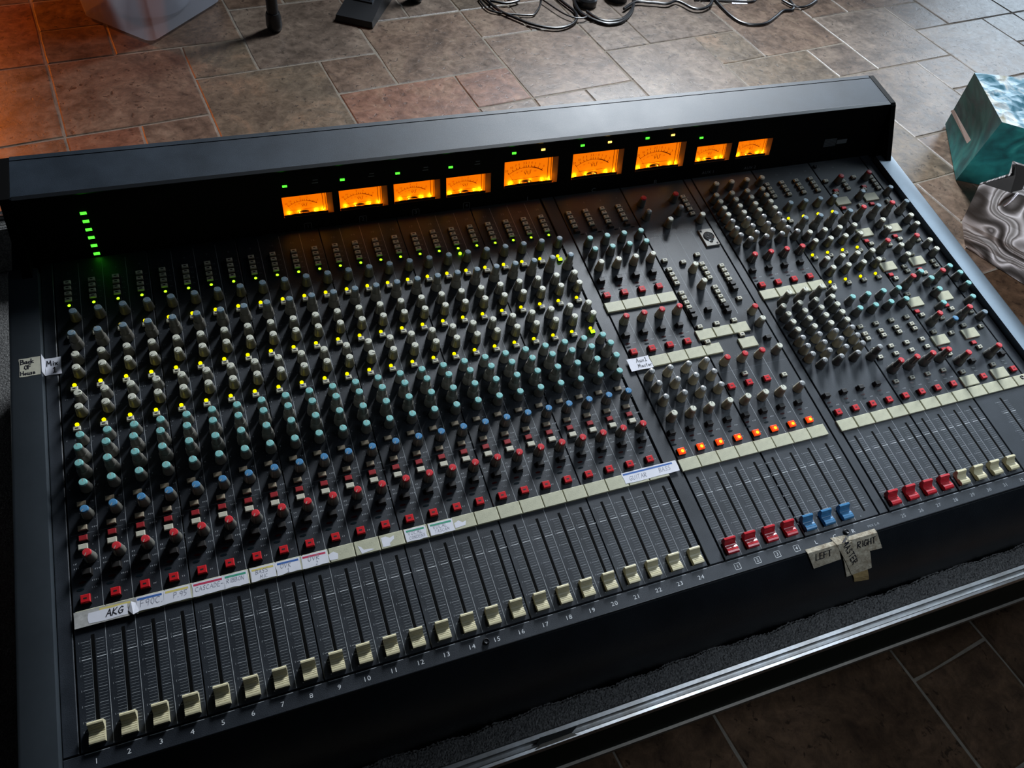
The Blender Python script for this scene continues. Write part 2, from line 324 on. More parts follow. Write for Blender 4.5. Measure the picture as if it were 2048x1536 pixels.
for n_, (a, b, c, d, k) in enumerate(tiles):
    cx, cy = TX0+(a+c)/2*T, TY0+(b+d)/2*T
    if not (-1.9 < cx < 5.4 and -1.3 < cy < 4.9): continue
    if n_ > 295: break
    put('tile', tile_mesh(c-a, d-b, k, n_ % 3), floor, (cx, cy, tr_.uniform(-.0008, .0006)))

# ================================================================== MIXING CONSOLE
RP = Matrix(((0.9926653072, 0.1205922955, -0.0085490410), (-0.1207662575, 0.9858643238, -0.1161337426), (-0.0055766401, 0.1163143730, 0.9931967920)))
con = empty('mixing_console', 'large black mixing console with knobs, faders and lit meters, resting in the flight case', 'mixing console')
mw = RP.to_4x4(); mw.translation = Vector((-0.209, 0.223, 0.546)); con.matrix_world = mw

XL, XR = -1.03, 45.85
# body shell
mb = MB()
mb.extrude([(.70, -7.2), (28.6, -10.4), (28.6, -.14), (2.80, -.14), (2.64, -.05), (2.30, -.36), (1.95, -.72), (1.62, -1.12), (1.32, -1.55), (1.08, -2.0), (.90, -2.5), (.80, -2.95), (.74, -3.4), (.70, -4.2)], -2.2, 47.05)
part('body', mb.mesh('body', M['body'], smooth=True), con)
# rounded lip along the front edge
mb = MB(); mb.tube([(-2.2, 2.745, -.075), (10, 2.745, -.075), (47.05, 2.745, -.075)], .075, 10)
part('front_lip', mb.mesh('front_lip', M['lip'], smooth=True), con)
# module panels
MODS = [(-.47+4*i, 3.50+4*i) for i in range(6)]+[(23.60, 24.30), (24.36, 28.37), (28.43, 32.46), (32.52, 33.00), (33.07, 37.12), (37.18, 41.24), (41.30, 45.10), (45.16, 45.83), (-1.01, -.52)]
MODS[0] = (-.47, 3.50)
for k, (a, b) in enumerate(MODS):
    mb = MB(); mb.box(a, b, 3.36, 24.95, -.14, 0, c=.025)
    part('module_panel', mb.mesh('module_panel', M['panel']), con)
mb = MB(); mb.box(-1.01, 45.83, 2.72, 3.31, -.14, 0, c=.02)
part('number_strip', mb.mesh('number_strip', M['panel']), con)
# side rails
for x0, x1 in ((-2.25, XL), (XR, 47.10)):
    mb = MB(); hi = x1 if x0 > 0 else x0
    r = .16
    P = [(x0, -.14), (x1, -.14)]
    if x0 > 0: prof = [(x0, -.3), (x1, -.3), (x1, .38-r), (x1-.05, .38-.05), (x1-r, .38), (x0, .38)]
    else: prof = [(x0, -.3), (x1, -.3), (x1, .38), (x0+r, .38), (x0+.05, .38-.05), (x0, .38-r)]
    mb.grid([[(x, 2.7, z) for x, z in prof], [(x, 24.3, z) for x, z in prof]], close=True)
    mb.poly([(x, 2.7, z) for x, z in prof]); mb.poly([(x, 24.3, z) for x, z in reversed(prof)])
    part('side_rail', mb.mesh('side_rail', M['rail'], smooth=True), con)

# ---- meter bridge
FY0, FY1, FZ1 = 24.80, 25.89, 3.0
FL = math.hypot(FY1-FY0, FZ1); ux = Vector((1, 0, 0)); uv = Vector((0, (FY1-FY0)/FL, FZ1/FL)); un = ux.cross(uv)  # un points to the operator
FO = Vector((0, FY0, 0))
def FM(p): return FO+ux*p[0]+uv*p[1]+un*p[2]
F4 = Matrix(((1, 0, 0, 0), (0, uv.y, un.y, FY0), (0, uv.z, un.z, 0), (0, 0, 0, 1)))
WIN = [(10.0+2.755*i, 12.13+2.755*i, .86, 1.81, 's') for i in range(4)]+[(21.44+3.905*i, 24.2+3.905*i, .97, 2.29, 'b') for i in range(3)]+[(33.08, 35.10, .98, 1.88, 's'), (35.84, 37.89, .98, 1.89, 's')]
mb = MB()
# face built as strips around the windows so that the meters are truly recessed
xs = sorted(set([-1.2, 46.3]+[w_[0]-.02 for w_ in WIN]+[w_[1]+.28 for w_ in WIN]))
for a, b in zip(xs, xs[1:]):
    wn = [w_ for w_ in WIN if w_[0]-.03 <= a and b <= w_[1]+.29]
    if wn:
        y0, y1 = wn[0][2]-.10, wn[0][3]+.02
        mb.poly([FM((a, -.15, 0)), FM((b, -.15, 0)), FM((b, y0, 0)), FM((a, y0, 0))]); mb.poly([FM((a, y1, 0)), FM((b, y1, 0)), FM((b, FL-.02, 0)), FM((a, FL-.02, 0))])
        d = -.16
        mb.poly([FM((a, y0, 0)), FM((b, y0, 0)), FM((b, y0, d)), FM((a, y0, d))], 1); mb.poly([FM((a, y1, d)), FM((b, y1, d)), FM((b, y1, 0)), FM((a, y1, 0))], 1)
        mb.poly([FM((a, y0, 0)), FM((a, y0, d)), FM((a, y1, d)), FM((a, y1, 0))], 1); mb.poly([FM((b, y0, d)), FM((b, y0, 0)), FM((b, y1, 0)), FM((b, y1, d))], 1)
        mb.poly([FM((a, y0, d)), FM((b, y0, d)), FM((b, y1, d)), FM((a, y1, d))], 1)
    else: mb.poly([FM((a, -.15, 0)), FM((b, -.15, 0)), FM((b, FL-.02, 0)), FM((a, FL-.02, 0))])
part('meter_fascia', mb.mesh('meter_fascia', [M['fascia'], M['plate_side']]), con)
mb = MB()
mb.extrude([(FY1, 2.98), (FY1+.02, 3.0), (28.28, 3.0), (28.28, 2.8), (26.3, 2.8), (26.1, 2.6), (FY1, 2.7)][::-1], -1.2, 46.3)
mb.extrude([(28.34, 3.0), (28.58, 3.0), (28.62, 2.9), (28.62, -.3), (28.34, -.3)][::-1], -1.2, 46.3)
part('bridge_hood', mb.mesh('bridge_hood', M['hood']), con)
mb = MB(); mb.extrude([(FY1-.02, 2.90), (FY1-.04, 3.0), (FY1+.16, 3.035), (FY1+.20, 3.004), (FY1+.1, 2.9)][::-1], -1.15, 46.25)
part('hood_edge', mb.mesh('hood_edge', M['lip'], smooth=True), con)
for x0, x1 in ((-1.62, -1.22), (46.32, 46.66)):
    mb = MB(); mb.extrude([(23.75, .38), (25.80, 2.92), (25.95, 3.02), (28.50, 3.02), (28.64, 2.9), (28.64, -.3), (24.5, -.3), (24.3, .3)][::-1], x0, x1)
    part('side_cheek', mb.mesh('side_cheek', M['fascia']), con)
# meters
INK = MB(); fr = random.Random(11)
for wi, (x0, x1, y0, y1, kd) in enumerate(WIN):
    W, H = x1-x0, y1-y0; d = -.13
    mb = MB(); mb.poly([FM((x0, y0-.06, d)), FM((x1, y0-.06, d)), FM((x1, y1, d)), FM((x0, y1, d))])
    # curved lens shroud at the bottom, its wavy edge imitates glare of the bulbs
    n = 14; top = [(x0+W*k/n, y0+.015+.03*math.sin(PI*k/n)*H+.012*math.sin(k*2.3+wi)) for k in range(n+1)]
    me = mb.mesh('meter', M['plate'])
    mt = part('meter', me, con)
    a = MB()
    a.grid([[FM((x, y0-.11, -.02)) for x, y in top], [FM((x, y, -.03)) for x, y in top]])
    a.poly([FM((x1+.015, y0-.06, d)), FM((x1+.265, y0-.1, -.01)), FM((x1+.265, y1, -.01)), FM((x1+.015, y1, d))], 1)
    part('lens_frame', a.mesh('lens_frame', [M['groove'], M['plate_side']]), mt)
    # scale
    s = MB(); cx, cy = (x0+x1)/2-.05*W, y0-H*.62; R0 = H*1.28; dz = d+.012
    def P(an, r): return (cx+r*math.sin(an)*1.0, cy+r*math.cos(an), dz)
    a0, a1, ar = -.62*(1 if kd == 'b' else 1.0), .60, .14
    K = 18
    for k in range(K):
        t0, t1 = a0+(a1-a0)*k/K, a0+(a1-a0)*(k+1)/K; red = t0 > ar; wd_ = .035*H if red else .016*H
        s.poly([FM(P(t0, R0)), FM(P(t1, R0)), FM(P(t1, R0+wd_)), FM(P(t0, R0+wd_))][::-1], 1 if red else 0)
    tk = [(-.60, '20'), (-.44, '10'), (-.31, '7'), (-.21, '5'), (-.07, '3'), (0.0, '2'), (.08, '1'), (.17, '0'), (.28, '1'), (.41, '2'), (.55, '3')]
    for an, lab in tk:
        s.poly([FM(P(an-.008, R0)), FM(P(an+.008, R0)), FM(P(an+.008, R0+.10*H)), FM(P(an-.008, R0+.10*H))][::-1])
        if kd == 'b' or lab in ('20', '10', '0', '3'):
            q = P(an, R0+.19*H); typeset(s, lab, q[0], q[1], dz, .13*H, M4=FM, sx=1)
    for k, lab in enumerate(('0', '20', '40', '60', '80', '100')):
        an = -.5+k*.17; q = P(an, R0-.12*H); typeset(s, lab, q[0], q[1], dz, .07*H, M4=FM, sx=1)
    typeset(s, 'VU', cx+.03*W, y0+H*.42, dz, .22*H, M4=FM, sx=1)
    s.poly([FM((cx-.3*W, y0+H*.20, dz)), FM((cx+.3*W, y0+H*.20, dz)), FM((cx+.3*W, y0+H*.215, dz)), FM((cx-.3*W, y0+H*.215, dz))])
    for xx in (x1-.10*W, x1-.035*W):
        s.poly([FM((xx, y0, dz)), FM((xx+.012*W, y0, dz)), FM((xx+.012*W, y1, dz)), FM((xx, y1, dz))], 0)
    # dark cover of the movement
    s.poly([FM((cx+.13*W*math.cos(q*PI/8), y0+.03+.12*H*math.sin(q*PI/8), dz+.004)) for q in range(9)])
    part('scale', s.mesh('scale', [M['meter_ink'], M['meter_red']]), mt)
    nd = MB(); an = -.60; p0 = P(an, R0*.50); p1 = P(an, R0*.98); e = .006*(1.2 if kd == 'b' else 1)
    nd.poly([FM((p0[0]-e, p0[1], dz+.02)), FM((p0[0]+e, p0[1], dz+.02)), FM((p1[0]+e, p1[1], dz+.02)), FM((p1[0]-e, p1[1], dz+.02))])
    part('needle', nd.mesh('needle', M['meter_ink']), mt)
    # small bulbs under the card, each with its own light
    for k, fx in enumerate((.10, .32, .52, .78, .95) if kd == 'b' else (.12, .35, .70, .90)):
        b = MB(); bx, by = x0+W*fx, y0+.06
        b.lathe([(.0, -.03), (.028, -.01), (.028, .01), (0.0, .03)], 6, cap=False)
        o = put('bulb', b.mesh('bulb', M['bulb']), mt, tuple(FM((bx, by, d+.05))*U))
        l = bpy.data.lights.new('bulb_light', 'POINT'); l.energy = .0050 if kd == 'b' else .0040; l.color = (1.0, .50, .03); l.shadow_soft_size = .0012
        lo = bpy.data.objects.new('bulb_light', l); COL.objects.link(lo); lo.parent = mt; lo.location = FM((bx+fr.uniform(-.1, .1), by+.02, d+.055))*U
# bridge lamps
def lens_mesh(name, m, w_=.22, h=.10, t=.05):
    b = MB(); b.box(-w_/2, w_/2, -h/2, h/2, 0, t, c=.02); return b.mesh(name, m)
LM = {k: lens_mesh('bridge_lamp', M[k]) for k in ('g2', 'amber')}
def on_face(name, me, X, V, parent=con, **pp):
    o = bpy.data.objects.new(name, me); COL.objects.link(o); o.parent = parent
    L = F4.copy(); L.translation = FM((X, V, 0.0)); L.translation *= U; o.matrix_local = L
    for k, v in pp.items(): o[k] = v
    return o
for v in (2.23, 1.83, 1.42, 1.02, .61, .19): on_face('power_light', lens_mesh('power_light', M['g2'], .26, .12) if v == 2.23 else bpy.data.meshes['power_light'], 1.40, v)
for x, v, k in [(10.22+2.755*i, 2.40, 'g2') for i in range(4)]+[(21.92+3.9*i, 2.76, 'g2') for i in range(3)]+[(23.55+3.88*i, 2.78, 'amber') for i in range(3)]+[(33.2, 2.42, 'g2')]:
    on_face('meter_light', LM[k], x, v)
# lettering on the bridge
mb = MB()
def boxed(mb, s, x, y, z, size, m=0, M4=None):
    typeset(mb, s, x, y, z, size, m, M4)
    h = size*.62; t = size*.09
    for a, b, c, d in ((-h, h, h, h+t), (-h, h, -h-t, -h), (-h-t, -h, -h, h), (h, h+t, -h, h)):
        P = [Vector((x+a, y+c, z)), Vector((x+b, y+c, z)), Vector((x+b, y+d, z)), Vector((x+a, y+d, z))]
        mb.poly([M4(p) if M4 else p for p in P], m)
for i in range(4): boxed(mb, str(i+1), 11.05+2.76*i, .16, .006, .26, 0, FM)
for i, s in enumerate('LCR'): typeset(mb, s, 22.85+3.91*i, .08, .006, .34, 0, FM)
typeset(mb, 'AUX 1', 34.12, .26, .006, .24, 0, FM); typeset(mb, 'AUX 2', 37.01, .20, .006, .24, 0, FM)
for i in range(4):
    for q in (0, 1): mb.poly([FM((11.5+2.755*i+.06*q, 2.38+.14*q, .006)), FM((11.8+2.755*i, 2.38+.14*q, .006)), FM((11.8+2.755*i, 2.42+.14*q, .006)), FM((11.5+2.755*i+.06*q, 2.42+.14*q, .006))])
part('bridge_lettering', mb.mesh('bridge_lettering', M['print_dim']), con)
mb = MB()
for r_ in range(9): mb.poly([FM((42.05, .93+r_*.055, .006)), FM((42.95, .93+r_*.055, .006)), FM((42.95, .96+r_*.055, .006)), FM((42.05, .96+r_*.055, .006))])
mb.poly([FM((43.0, 1.02, .006)), FM((43.75, 1.02, .006)), FM((43.75, 1.28, .006)), FM((43.0, 1.28, .006))])
part('maker_badge', mb.mesh('maker_badge', M['print_dim']), con, label='small dim rectangular badge with fine lines')

# ---- prototypes of the controls
def knob_mesh(body, kind):
    b = MB()
    if kind == 'k':
        b.lathe([(.235, .02), (.235, .07), (.215, .13), (.195, .34), (.172, .50), (.165, .515)], 20, flute=.05)
        zz = [(.237, .06), (.222, .13), (.199, .34), (.176, .50)]
    else:
        b.lathe([(.27, .02), (.27, .08), (.25, .14), (.235, .42), (.20, .46)], 22, flute=.05)
        b.lathe([(.19, .45), (.185, .52), (.172, .80), (.163, .90)], 20, flute=.05)
        zz = [(.19, .50), (.187, .54), (.176, .80), (.168, .89)]
    # pointer line down the flank
    for (r0, z0), (r1, z1) in zip(zz, zz[1:]):
        b.poly([(-.02, r0+.004, z0), (.02, r0+.004, z0), (.018, r1+.004, z1), (-.018, r1+.004, z1)][::-1], 1)
    return b.mesh('knob', [body, M['line']], smooth=True)
def cap_mesh(m, kind, dome=0.0):
    b = MB(); z0 = .515 if kind == 'k' else .90
    b.lathe([(.16, z0-.01), (.163, z0+.02), (.157, z0+.06), (.135, z0+.085+dome*.5), (.05, z0+.09+dome)], 18)
    if not dome: b.poly([(-.014, .02, z0+.094), (.014, .02, z0+.094), (.014, .145, z0+.090), (-.014, .145, z0+.090)], 1)
    return b.mesh('cap', [m, M['mark'] if m in (M['c_white'],) else M['line']], smooth=True)
KB = {(b, k): knob_mesh(M[b], k) for b in ('knob', 'knob_dark', 'knob_tan') for k in 'kd'}
CP = {}
def knob(name, X, Y, cap, body='knob', kind='k', turn=None, dome=0.0):
    key = (cap, kind, dome)
    if key not in CP: CP[key] = cap_mesh(M[cap], kind, dome)
    a = turn if turn is not None else 0.0
    o = part(name, KB[(body, kind)], con, X, Y, 0, a)
    put('cap', CP[key], o)
    return o
def btn_mesh(top, w_, d_, h, frame=0.0, mark=False):
    b = MB(); b.box(-w_/2-.02, w_/2+.02, -d_/2-.02, d_/2+.02, 0, h*.45, 1)
    b.box(-w_/2, w_/2, -d_/2, d_/2, h*.3, h, 0, c=.02)
    if frame: b.box(-w_/2-frame, w_/2+frame, -d_/2-frame, d_/2+frame, 0, .012, 1)
    if mark: b.poly([(-.06, -.03, h+.003), (.06, -.03, h+.003), (.06, .03, h+.003), (-.06, .03, h+.003)], 1)
    return b.mesh('push_button', [top, M['btn_dark']])
BT = {'s': btn_mesh(M['cream'], .28, .20, .17, mark=True), 'sd': btn_mesh(M['btn_dark'], .28, .20, .15), 'st': btn_mesh(M['tan'], .32, .20, .14), 'e': btn_mesh(M['tan'], .32, .20, .11),
      'c': btn_mesh(M['cream'], .33, .22, .16), 'rf': btn_mesh(M['red_dark'], .30, .21, .10, frame=.06), 'R': btn_mesh(M['red'], .33, .30, .20, mark=True),
      'rs': btn_mesh(M['red'], .30, .20, .12), 'L': btn_mesh(M['on_lit'], .32, .29, .20), 'gl': btn_mesh(M['g'], .2, .16, .14), 'k': btn_mesh(M['btn_dark'], .30, .22, .24)}
bm_ = MB(); bm_.lathe([(.075, .0), (.075, .012), (.04, .018)], 12); CORE = bm_.mesh('lit_core', M['on_core'])
bm_ = MB(); bm_.lathe([(.085, .0), (.085, .05), (.06, .085), (.02, .10)], 12); LEDM = {k: None for k in 'gy'}
def led_mesh(m, r=.085):
    b = MB(); b.lathe([(r, .0), (r, .05), (r*.7, .085), (r*.2, .10)], 12); return b.mesh('indicator', m, smooth=True)
LEDM = {'g': led_mesh(M['g'], .082), 'y': led_mesh(M['y'], .078)}
b = MB(); b.lathe([(.13, 0), (.13, .008)], 12); OFF = b.mesh('indicator', M['led_off']); b = MB(); b.lathe([(.13, 0), (.13, .008)], 12); OFFR = b.mesh('indicator', M['led_off_red'])
def button(name, X, Y, k): return part(name, BT[k], con, X, Y)
def led(name, X, Y, k): return part(name, LEDM[k], con, X, Y)
def off_led(X, Y, red=False):
    o = part('peak_light', OFFR if red else OFF, con, X, Y, .001); o.scale = (1, .34, 1); return o

kr = random.Random(21)
PR = MB()                                 # printed marks, flat on the panel (z a hair above it)
PZ = .004
def rect(x0, x1, y0, y1, m=0, z=PZ): PR.poly([(x0, y0, z), (x1, y0, z), (x1, y1, z), (x0, y1, z)], m)
def dash(x, y, n, m=0, hgt=.055):
    for k in range(n):
        wdt = kr.uniform(.035, .055); rect(x, x+wdt*.55, y-hgt/2, y+hgt/2, m); 
        if kr.random() < .6: rect(x, x+wdt, y+hgt/2-.014, y+hgt/2, m)
        x += wdt+.022
def knob_print(X, Y, r=.31):
    for k in range(9):
        a = math.radians(225-270*k/8); c, s = math.cos(a), math.sin(a); e = .012
        PR.poly([(X+c*r-s*e, Y+s*r+c*e, PZ), (X+c*r+s*e, Y+s*r-c*e, PZ), (X+c*(r+.035)+s*e, Y+s*(r+.035)-c*e, PZ), (X+c*(r+.035)-s*e, Y+s*(r+.035)+c*e, PZ)], 1)

# ---- 24 input channels
for i in range(24):
    for k, y in enumerate((23.42, 23.10, 22.78, 22.46)):
        button('routing_button', i+.07, y, 's'); dash(i+.30, y, 2, 1)
    led('signal_light', i+.08, 22.14, 'g'); part('signal_button', BT['sd'], con, i+.07, 22.12, -.08)
    if i == 18: led('signal_light', i+.09, 21.82, 'g')
    knob('gain_knob', i+.32, 21.40, 'c_steel', 'knob_dark', turn=kr.uniform(-1.5, 1.5)); knob_print(i+.32, 21.4)
    led('mute_light', i+.07, 20.70, 'y')
    button('insert_button', i+.09, 20.42, 'gl' if i == 23 else 's')
    knob('gain_knob', i+.31, 19.93, 'c_steel', 'knob', 'd', turn=kr.uniform(-1, 1)); knob_print(i+.31, 19.93, .33)
    for y in (19.10, 18.43, 17.15, 16.49):
        knob('send_knob', i+.30, y, 'c_white', turn=2.3 if kr.random() < .8 else kr.uniform(-2, 2)); knob_print(i+.30, y); dash(i-.32, y+.12, 2, 1)
    for y in (17.92, 15.98): led('send_light', i+.07, y, 'y')
    for y in (17.66, 15.73): button('send_button', i+.08, y, 'gl' if (i == 23 and y < 16) else 's'); dash(i+.33, y, 3, 1)
    knob('equaliser_knob', i+.27, 15.16, 'c_teal', turn=kr.uniform(-.4, .4)); knob_print(i+.27, 15.16)
    knob('equaliser_knob', i+.27, 14.40, 'c_teal', 'knob', 'd', turn=kr.uniform(-.4, .4))
    knob('equaliser_knob', i+.27, 13.68, 'c_teal', 'knob', 'd', turn=kr.uniform(-.4, .4))
    knob('equaliser_knob', i+.27, 13.03, 'c_teal', turn=kr.uniform(-.4, .4)); knob_print(i+.27, 13.03)
    for y in (15.3, 14.5, 13.8, 13.1): dash(i-.36, y, 1, 0)
    button('filter_button', i+.05, 12.38, 'e'); dash(i+.36, 12.45, 2)
    knob('pan_knob', i+.25, 11.90, 'c_blue', turn=2.5+kr.uniform(-.2, .2)); knob_print(i+.25, 11.90)
    button('filter_button', i+.04, 11.36, 'st'); dash(i+.34, 11.36, 3)
    button('phantom_button', i+.03, 10.96, 'rf'); dash(i+.36, 10.98, 4)
    rect(i-.4, i+.42, 11.15, 11.162, 1)
    button('input_button', i+.02, 10.58, 'c'); dash(i+.32, 10.66, 1)
    knob('level_knob', i+.24, 10.13, 'c_red', turn=2.6+kr.uniform(-.15, .15)); knob_print(i+.24, 10.13, .30)
    dash(i-.36, 9.82, 3); dash(i+.34, 9.66, 3); dash(i-.36, 10.0, 2)
    part('monitor_button', BT['k'], con, i+.10, 9.56, -.02)
    off_led(i-.10, 9.24, True); off_led(i-.18, 8.98); dash(i+.22, 9.24, 4); dash(i+.20, 8.97, 3, 1)
    part('channel_on_button', BT['R'], con, i+.0, 8.55); dash(i+.27, 8.55, 2)
    typeset(PR, str(i+1), i+.10, 24.05, PZ, .17, 1)
    typeset(PR, str(i+1), i-.02, 2.99, PZ, .24, 2)
# dividers printed between the channels, darker joints belong to the modules
def vline(x, y0=3.4, y1=24.6): rect(x-.010, x+.010, y0, y1, 0)
for i in range(24):
    if i % 4 != 3: vline(i+.54)
    rect(i-.36, i+.40, 3.275, 3.30, 0)
# ---- fader strips
TIL = MB(); TIL.box(-.485, .485, -.295, .295, 0, .10, c=.02); TILM = TIL.mesh('name_plate', M['tile'])
def cap_fader(m, w_, rounded):
    b = MB()
    if not rounded:
        P = [(-.34, 0), (.34, 0), (.345, .31), (.30, .345), (.25, .34), (.225, .30), (.20, .285), (.185, .25), (.155, .235), (.14, .20), (.11, .185), (.095, .155), (.05, .14), (.02, .135), (.01, .11), (-.005, .11), (-.015, .145),
             (-.06, .16), (-.07, .145), (-.085, .165), (-.13, .178), (-.14, .163), (-.155, .183), (-.20, .192), (-.21, .178), (-.225, .196), (-.28, .20), (-.335, .19)]
    else:
        P = [(-.30, .03), (-.20, 0), (.25, 0), (.33, .05), (.345, .30), (.31, .36), (.24, .365), (.20, .33), (.13, .20), (.05, .15), (.02, .145), (.01, .12), (-.005, .12), (-.015, .15),
             (-.10, .19), (-.105, .175), (-.12, .195), (-.19, .21), (-.195, .195), (-.21, .212), (-.29, .20), (-.345, .15), (-.345, .09)]
    b.extrude(P, -w_/2, w_/2)
    return b.mesh('fader_cap', m)
FC = {'c': cap_fader(M['fcream'], .50, False), 'r': cap_fader(M['fred'], .54, True), 'b': cap_fader(M['fblue'], .54, True), 'w': cap_fader(M['fcream'], .54, True)}
SL = MB(); SL.box(-.055, .055, 3.70, 7.24, -.002, .006); SLM = SL.mesh('fader_slot', M['slot'])
def fader(X, cap, wide=1.0):
    part('fader_slot', SLM, con, X)
    for k in range(31):
        y = 7.03-k*.105
        lab = k in (0, 5, 6, 11, 16, 21, 26, 29); zero = k == 6
        m = 2 if zero else (0 if lab else 1)
        h = .011 if zero else .008
        rect(X-(.40 if lab else .36)*wide, X-.10, y-h, y+h, m); rect(X+.09, X+(.40 if zero else .36)*wide, y-h, y+h, m)
        if lab: dash(X-.47*wide, y, 1, 1, .07)
    rect(X-.085, X-.070, 3.7, 7.1, 1)
    if cap: part('fader_cap', FC[cap], con, X-.03 if cap == 'c' else X-.06, 3.86, .012)
    rect(X-.34*wide, X-.30*wide, 3.50, 3.54, 0)
for i in range(24): fader(i+.12, 'c'); part('name_plate', TILM, con, i+.11, 7.87)
for i in range(8): fader(24.86+i, 'rrrrbbb'[i] if i < 7 else None)
for i in range(8): fader(33.57+1.026*i, 'r' if i < 4 else 'w', 1.02)
fader(42.80, 'b', 1.0)
# ---- group and master section
gx = [24.67+i for i in range(8)]
for i in range(8):
    if i % 4 != 3: vline(25.19+i, 3.4, 12.9)
    if i < 3: vline(25.19+i, 13.9, 22); vline(29.19+i, 15.2, 21)
    rect(gx[i]-.30, gx[i]+.55, 3.275, 3.30, 0)
    part('group_on_button', BT['L'], con, 24.64+i, 8.55)
    o = part('lit_core', CORE, con, 24.64+i+.02, 8.53, .195)
    part('name_plate', TILM, con, 24.76+i, 7.90)
    part('monitor_button', BT['k'], con, 24.60+i, 9.55)
    off_led(24.55+i, 9.22, True); off_led(24.5+i, 8.98); dash(24.86+i, 9.22, 3); dash(24.9+i, 8.6, 2)
    knob('level_knob', 24.92+i if i < 7 else 32.0, 10.28, 'c_white' if i < 7 else 'c_clear', 'knob_tan', turn=kr.uniform(-.5, .5), dome=0 if i < 7 else .05); knob_print(24.92+i, 10.28)
for i in range(4):
    for y in (23.40, 23.09, 22.77, 22.45): button('routing_button', gx[i]+.02, y, 's'); dash(gx[i]+.24, y, 2, 1)
    button('routing_button', gx[i]+.04, 22.12, 'sd'); off_led(gx[i]+.3, 21.9)
    knob('equaliser_knob', gx[i]+.29, 21.13, 'c_teal', 'knob_dark'); knob('equaliser_knob', gx[i]+.29, 20.37, 'c_teal', 'knob_dark')
    knob('send_knob', gx[i]+.28, 19.48, 'c_white', 'knob_tan', turn=kr.uniform(-1, 1)); knob_print(gx[i]+.28, 19.48)
    part('monitor_button', BT['k'], con, gx[i]+.05, 18.62); off_led(gx[i]-.05, 18.2, True); off_led(gx[i]-.1, 17.98)
    dash(gx[i]+.3, 18.55, 2); dash(gx[i]+.2, 18.2, 3)
    part('group_mute_button', BT['R'], con, gx[i]-.04, 17.67); dash(gx[i]+.25, 17.67, 2)
    part('name_plate', TILM, con, gx[i]+.11, 16.94)
    knob('level_knob', gx[i]+.22, 15.97, 'c_red', 'knob_tan', turn=2.5); knob_print(gx[i]+.22, 15.97)
    part('monitor_button', BT['k'], con, gx[i]-.02, 15.13); off_led(gx[i]-.08, 14.7, True); off_led(gx[i]-.12, 14.5); dash(gx[i]+.2, 14.7, 3)
    part('group_mute_button', BT['R'], con, gx[i]-.05, 14.12); dash(gx[i]+.24, 14.12, 2)
    knob('pan_knob', gx[i]+.14, 12.63, 'c_clear', 'knob_tan', dome=.05, turn=kr.uniform(-1, 1)); knob_print(gx[i]+.14, 12.63)
    knob('pan_knob', gx[i]+.21, 11.93, 'c_clear', 'knob_tan', dome=.05, turn=kr.uniform(-1, 1))
    knob('pan_knob', gx[i]+.22, 11.17, 'c_clear', 'knob_tan', dome=.05, turn=kr.uniform(-1, 1)); knob_print(gx[i]+.2, 11.17)
for i in range(5): part('name_plate', TILM, con, 24.76+i*1.0, 13.42)
for x, y, c, bd in [(29.11, 23.35, 'c_red', 'knob_dark'), (31.13, 23.33, 'c_red', 'knob_dark'), (28.98, 22.34, 'c_clear', 'knob_dark'), (30.98, 22.34, 'c_clear', 'knob_dark'), (29.99, 21.60, 'c_white', 'knob'), (32.02, 21.60, 'c_white', 'knob'),
                (29.98, 18.35, 'c_white', 'knob_tan'), (29.97, 17.24, 'c_white', 'knob_tan'), (31.94, 15.12, 'c_red', 'knob_tan'), (31.97, 14.33, 'c_white', 'knob'), (28.95, 12.55, 'c_red', 'knob_tan'), (29.96, 12.55, 'c_red', 'knob_tan'),
                (30.96, 12.54, 'c_red', 'knob_tan'), (32.0, 12.57, 'c_white', 'knob')]:
    knob('level_knob', x, y, c, bd, turn=kr.uniform(-1, 1), dome=.05 if c == 'c_clear' else 0); knob_print(x, y)
for x, ys in [(31.79, (23.43, 23.13, 22.81, 22.49, 22.14)), (28.68, (18.61, 18.28, 17.97, 17.66)), (30.67, (18.62, 18.29, 17.96, 17.66)), (31.72, (18.29, 17.98, 17.66, 17.34)), (28.65, (17.01, 16.70, 16.38, 16.07)), (30.67, (17.01, 16.70, 16.38, 16.07))]:
    for y in ys: button('assign_button', x, y, 's'); dash(x+.25, y, 3, 1)
for x, y in [(31.72, 17.0), (31.71, 16.69), (28.64, 15.76), (28.63, 15.46), (30.66, 15.74), (30.64, 15.41), (29.62, 15.72), (31.96, 13.40)]: button('assign_button', x, y, 'k')
for x, y in [(28.69, 19.24), (29.68, 18.94), (30.70, 19.27), (31.66, 16.04), (28.66, 14.80), (29.66, 14.80), (30.70, 14.80), (28.65, 13.86), (30.68, 13.88), (29.69, 11.70), (31.70, 11.17)]: button('assign_button', x, y, 's')
for x, y in [(28.78, 14.33), (29.80, 14.33), (30.83, 14.33), (30.81, 13.39)]: part('name_plate', TILM, con, x, y)
for x in (28.64, 29.65, 30.68): part('talkback_button', BT['R'], con, x, 11.17); dash(x+.25, 11.17, 2)
for y0, y1 in ((12.05, 12.06), (16.3, 16.31), (21.0, 21.012)): rect(28.5, 32.4, y0, y1, 1)
for y in (18.9, 13.0, 10.75): rect(24.45, 28.3, y, y+.010, 1)
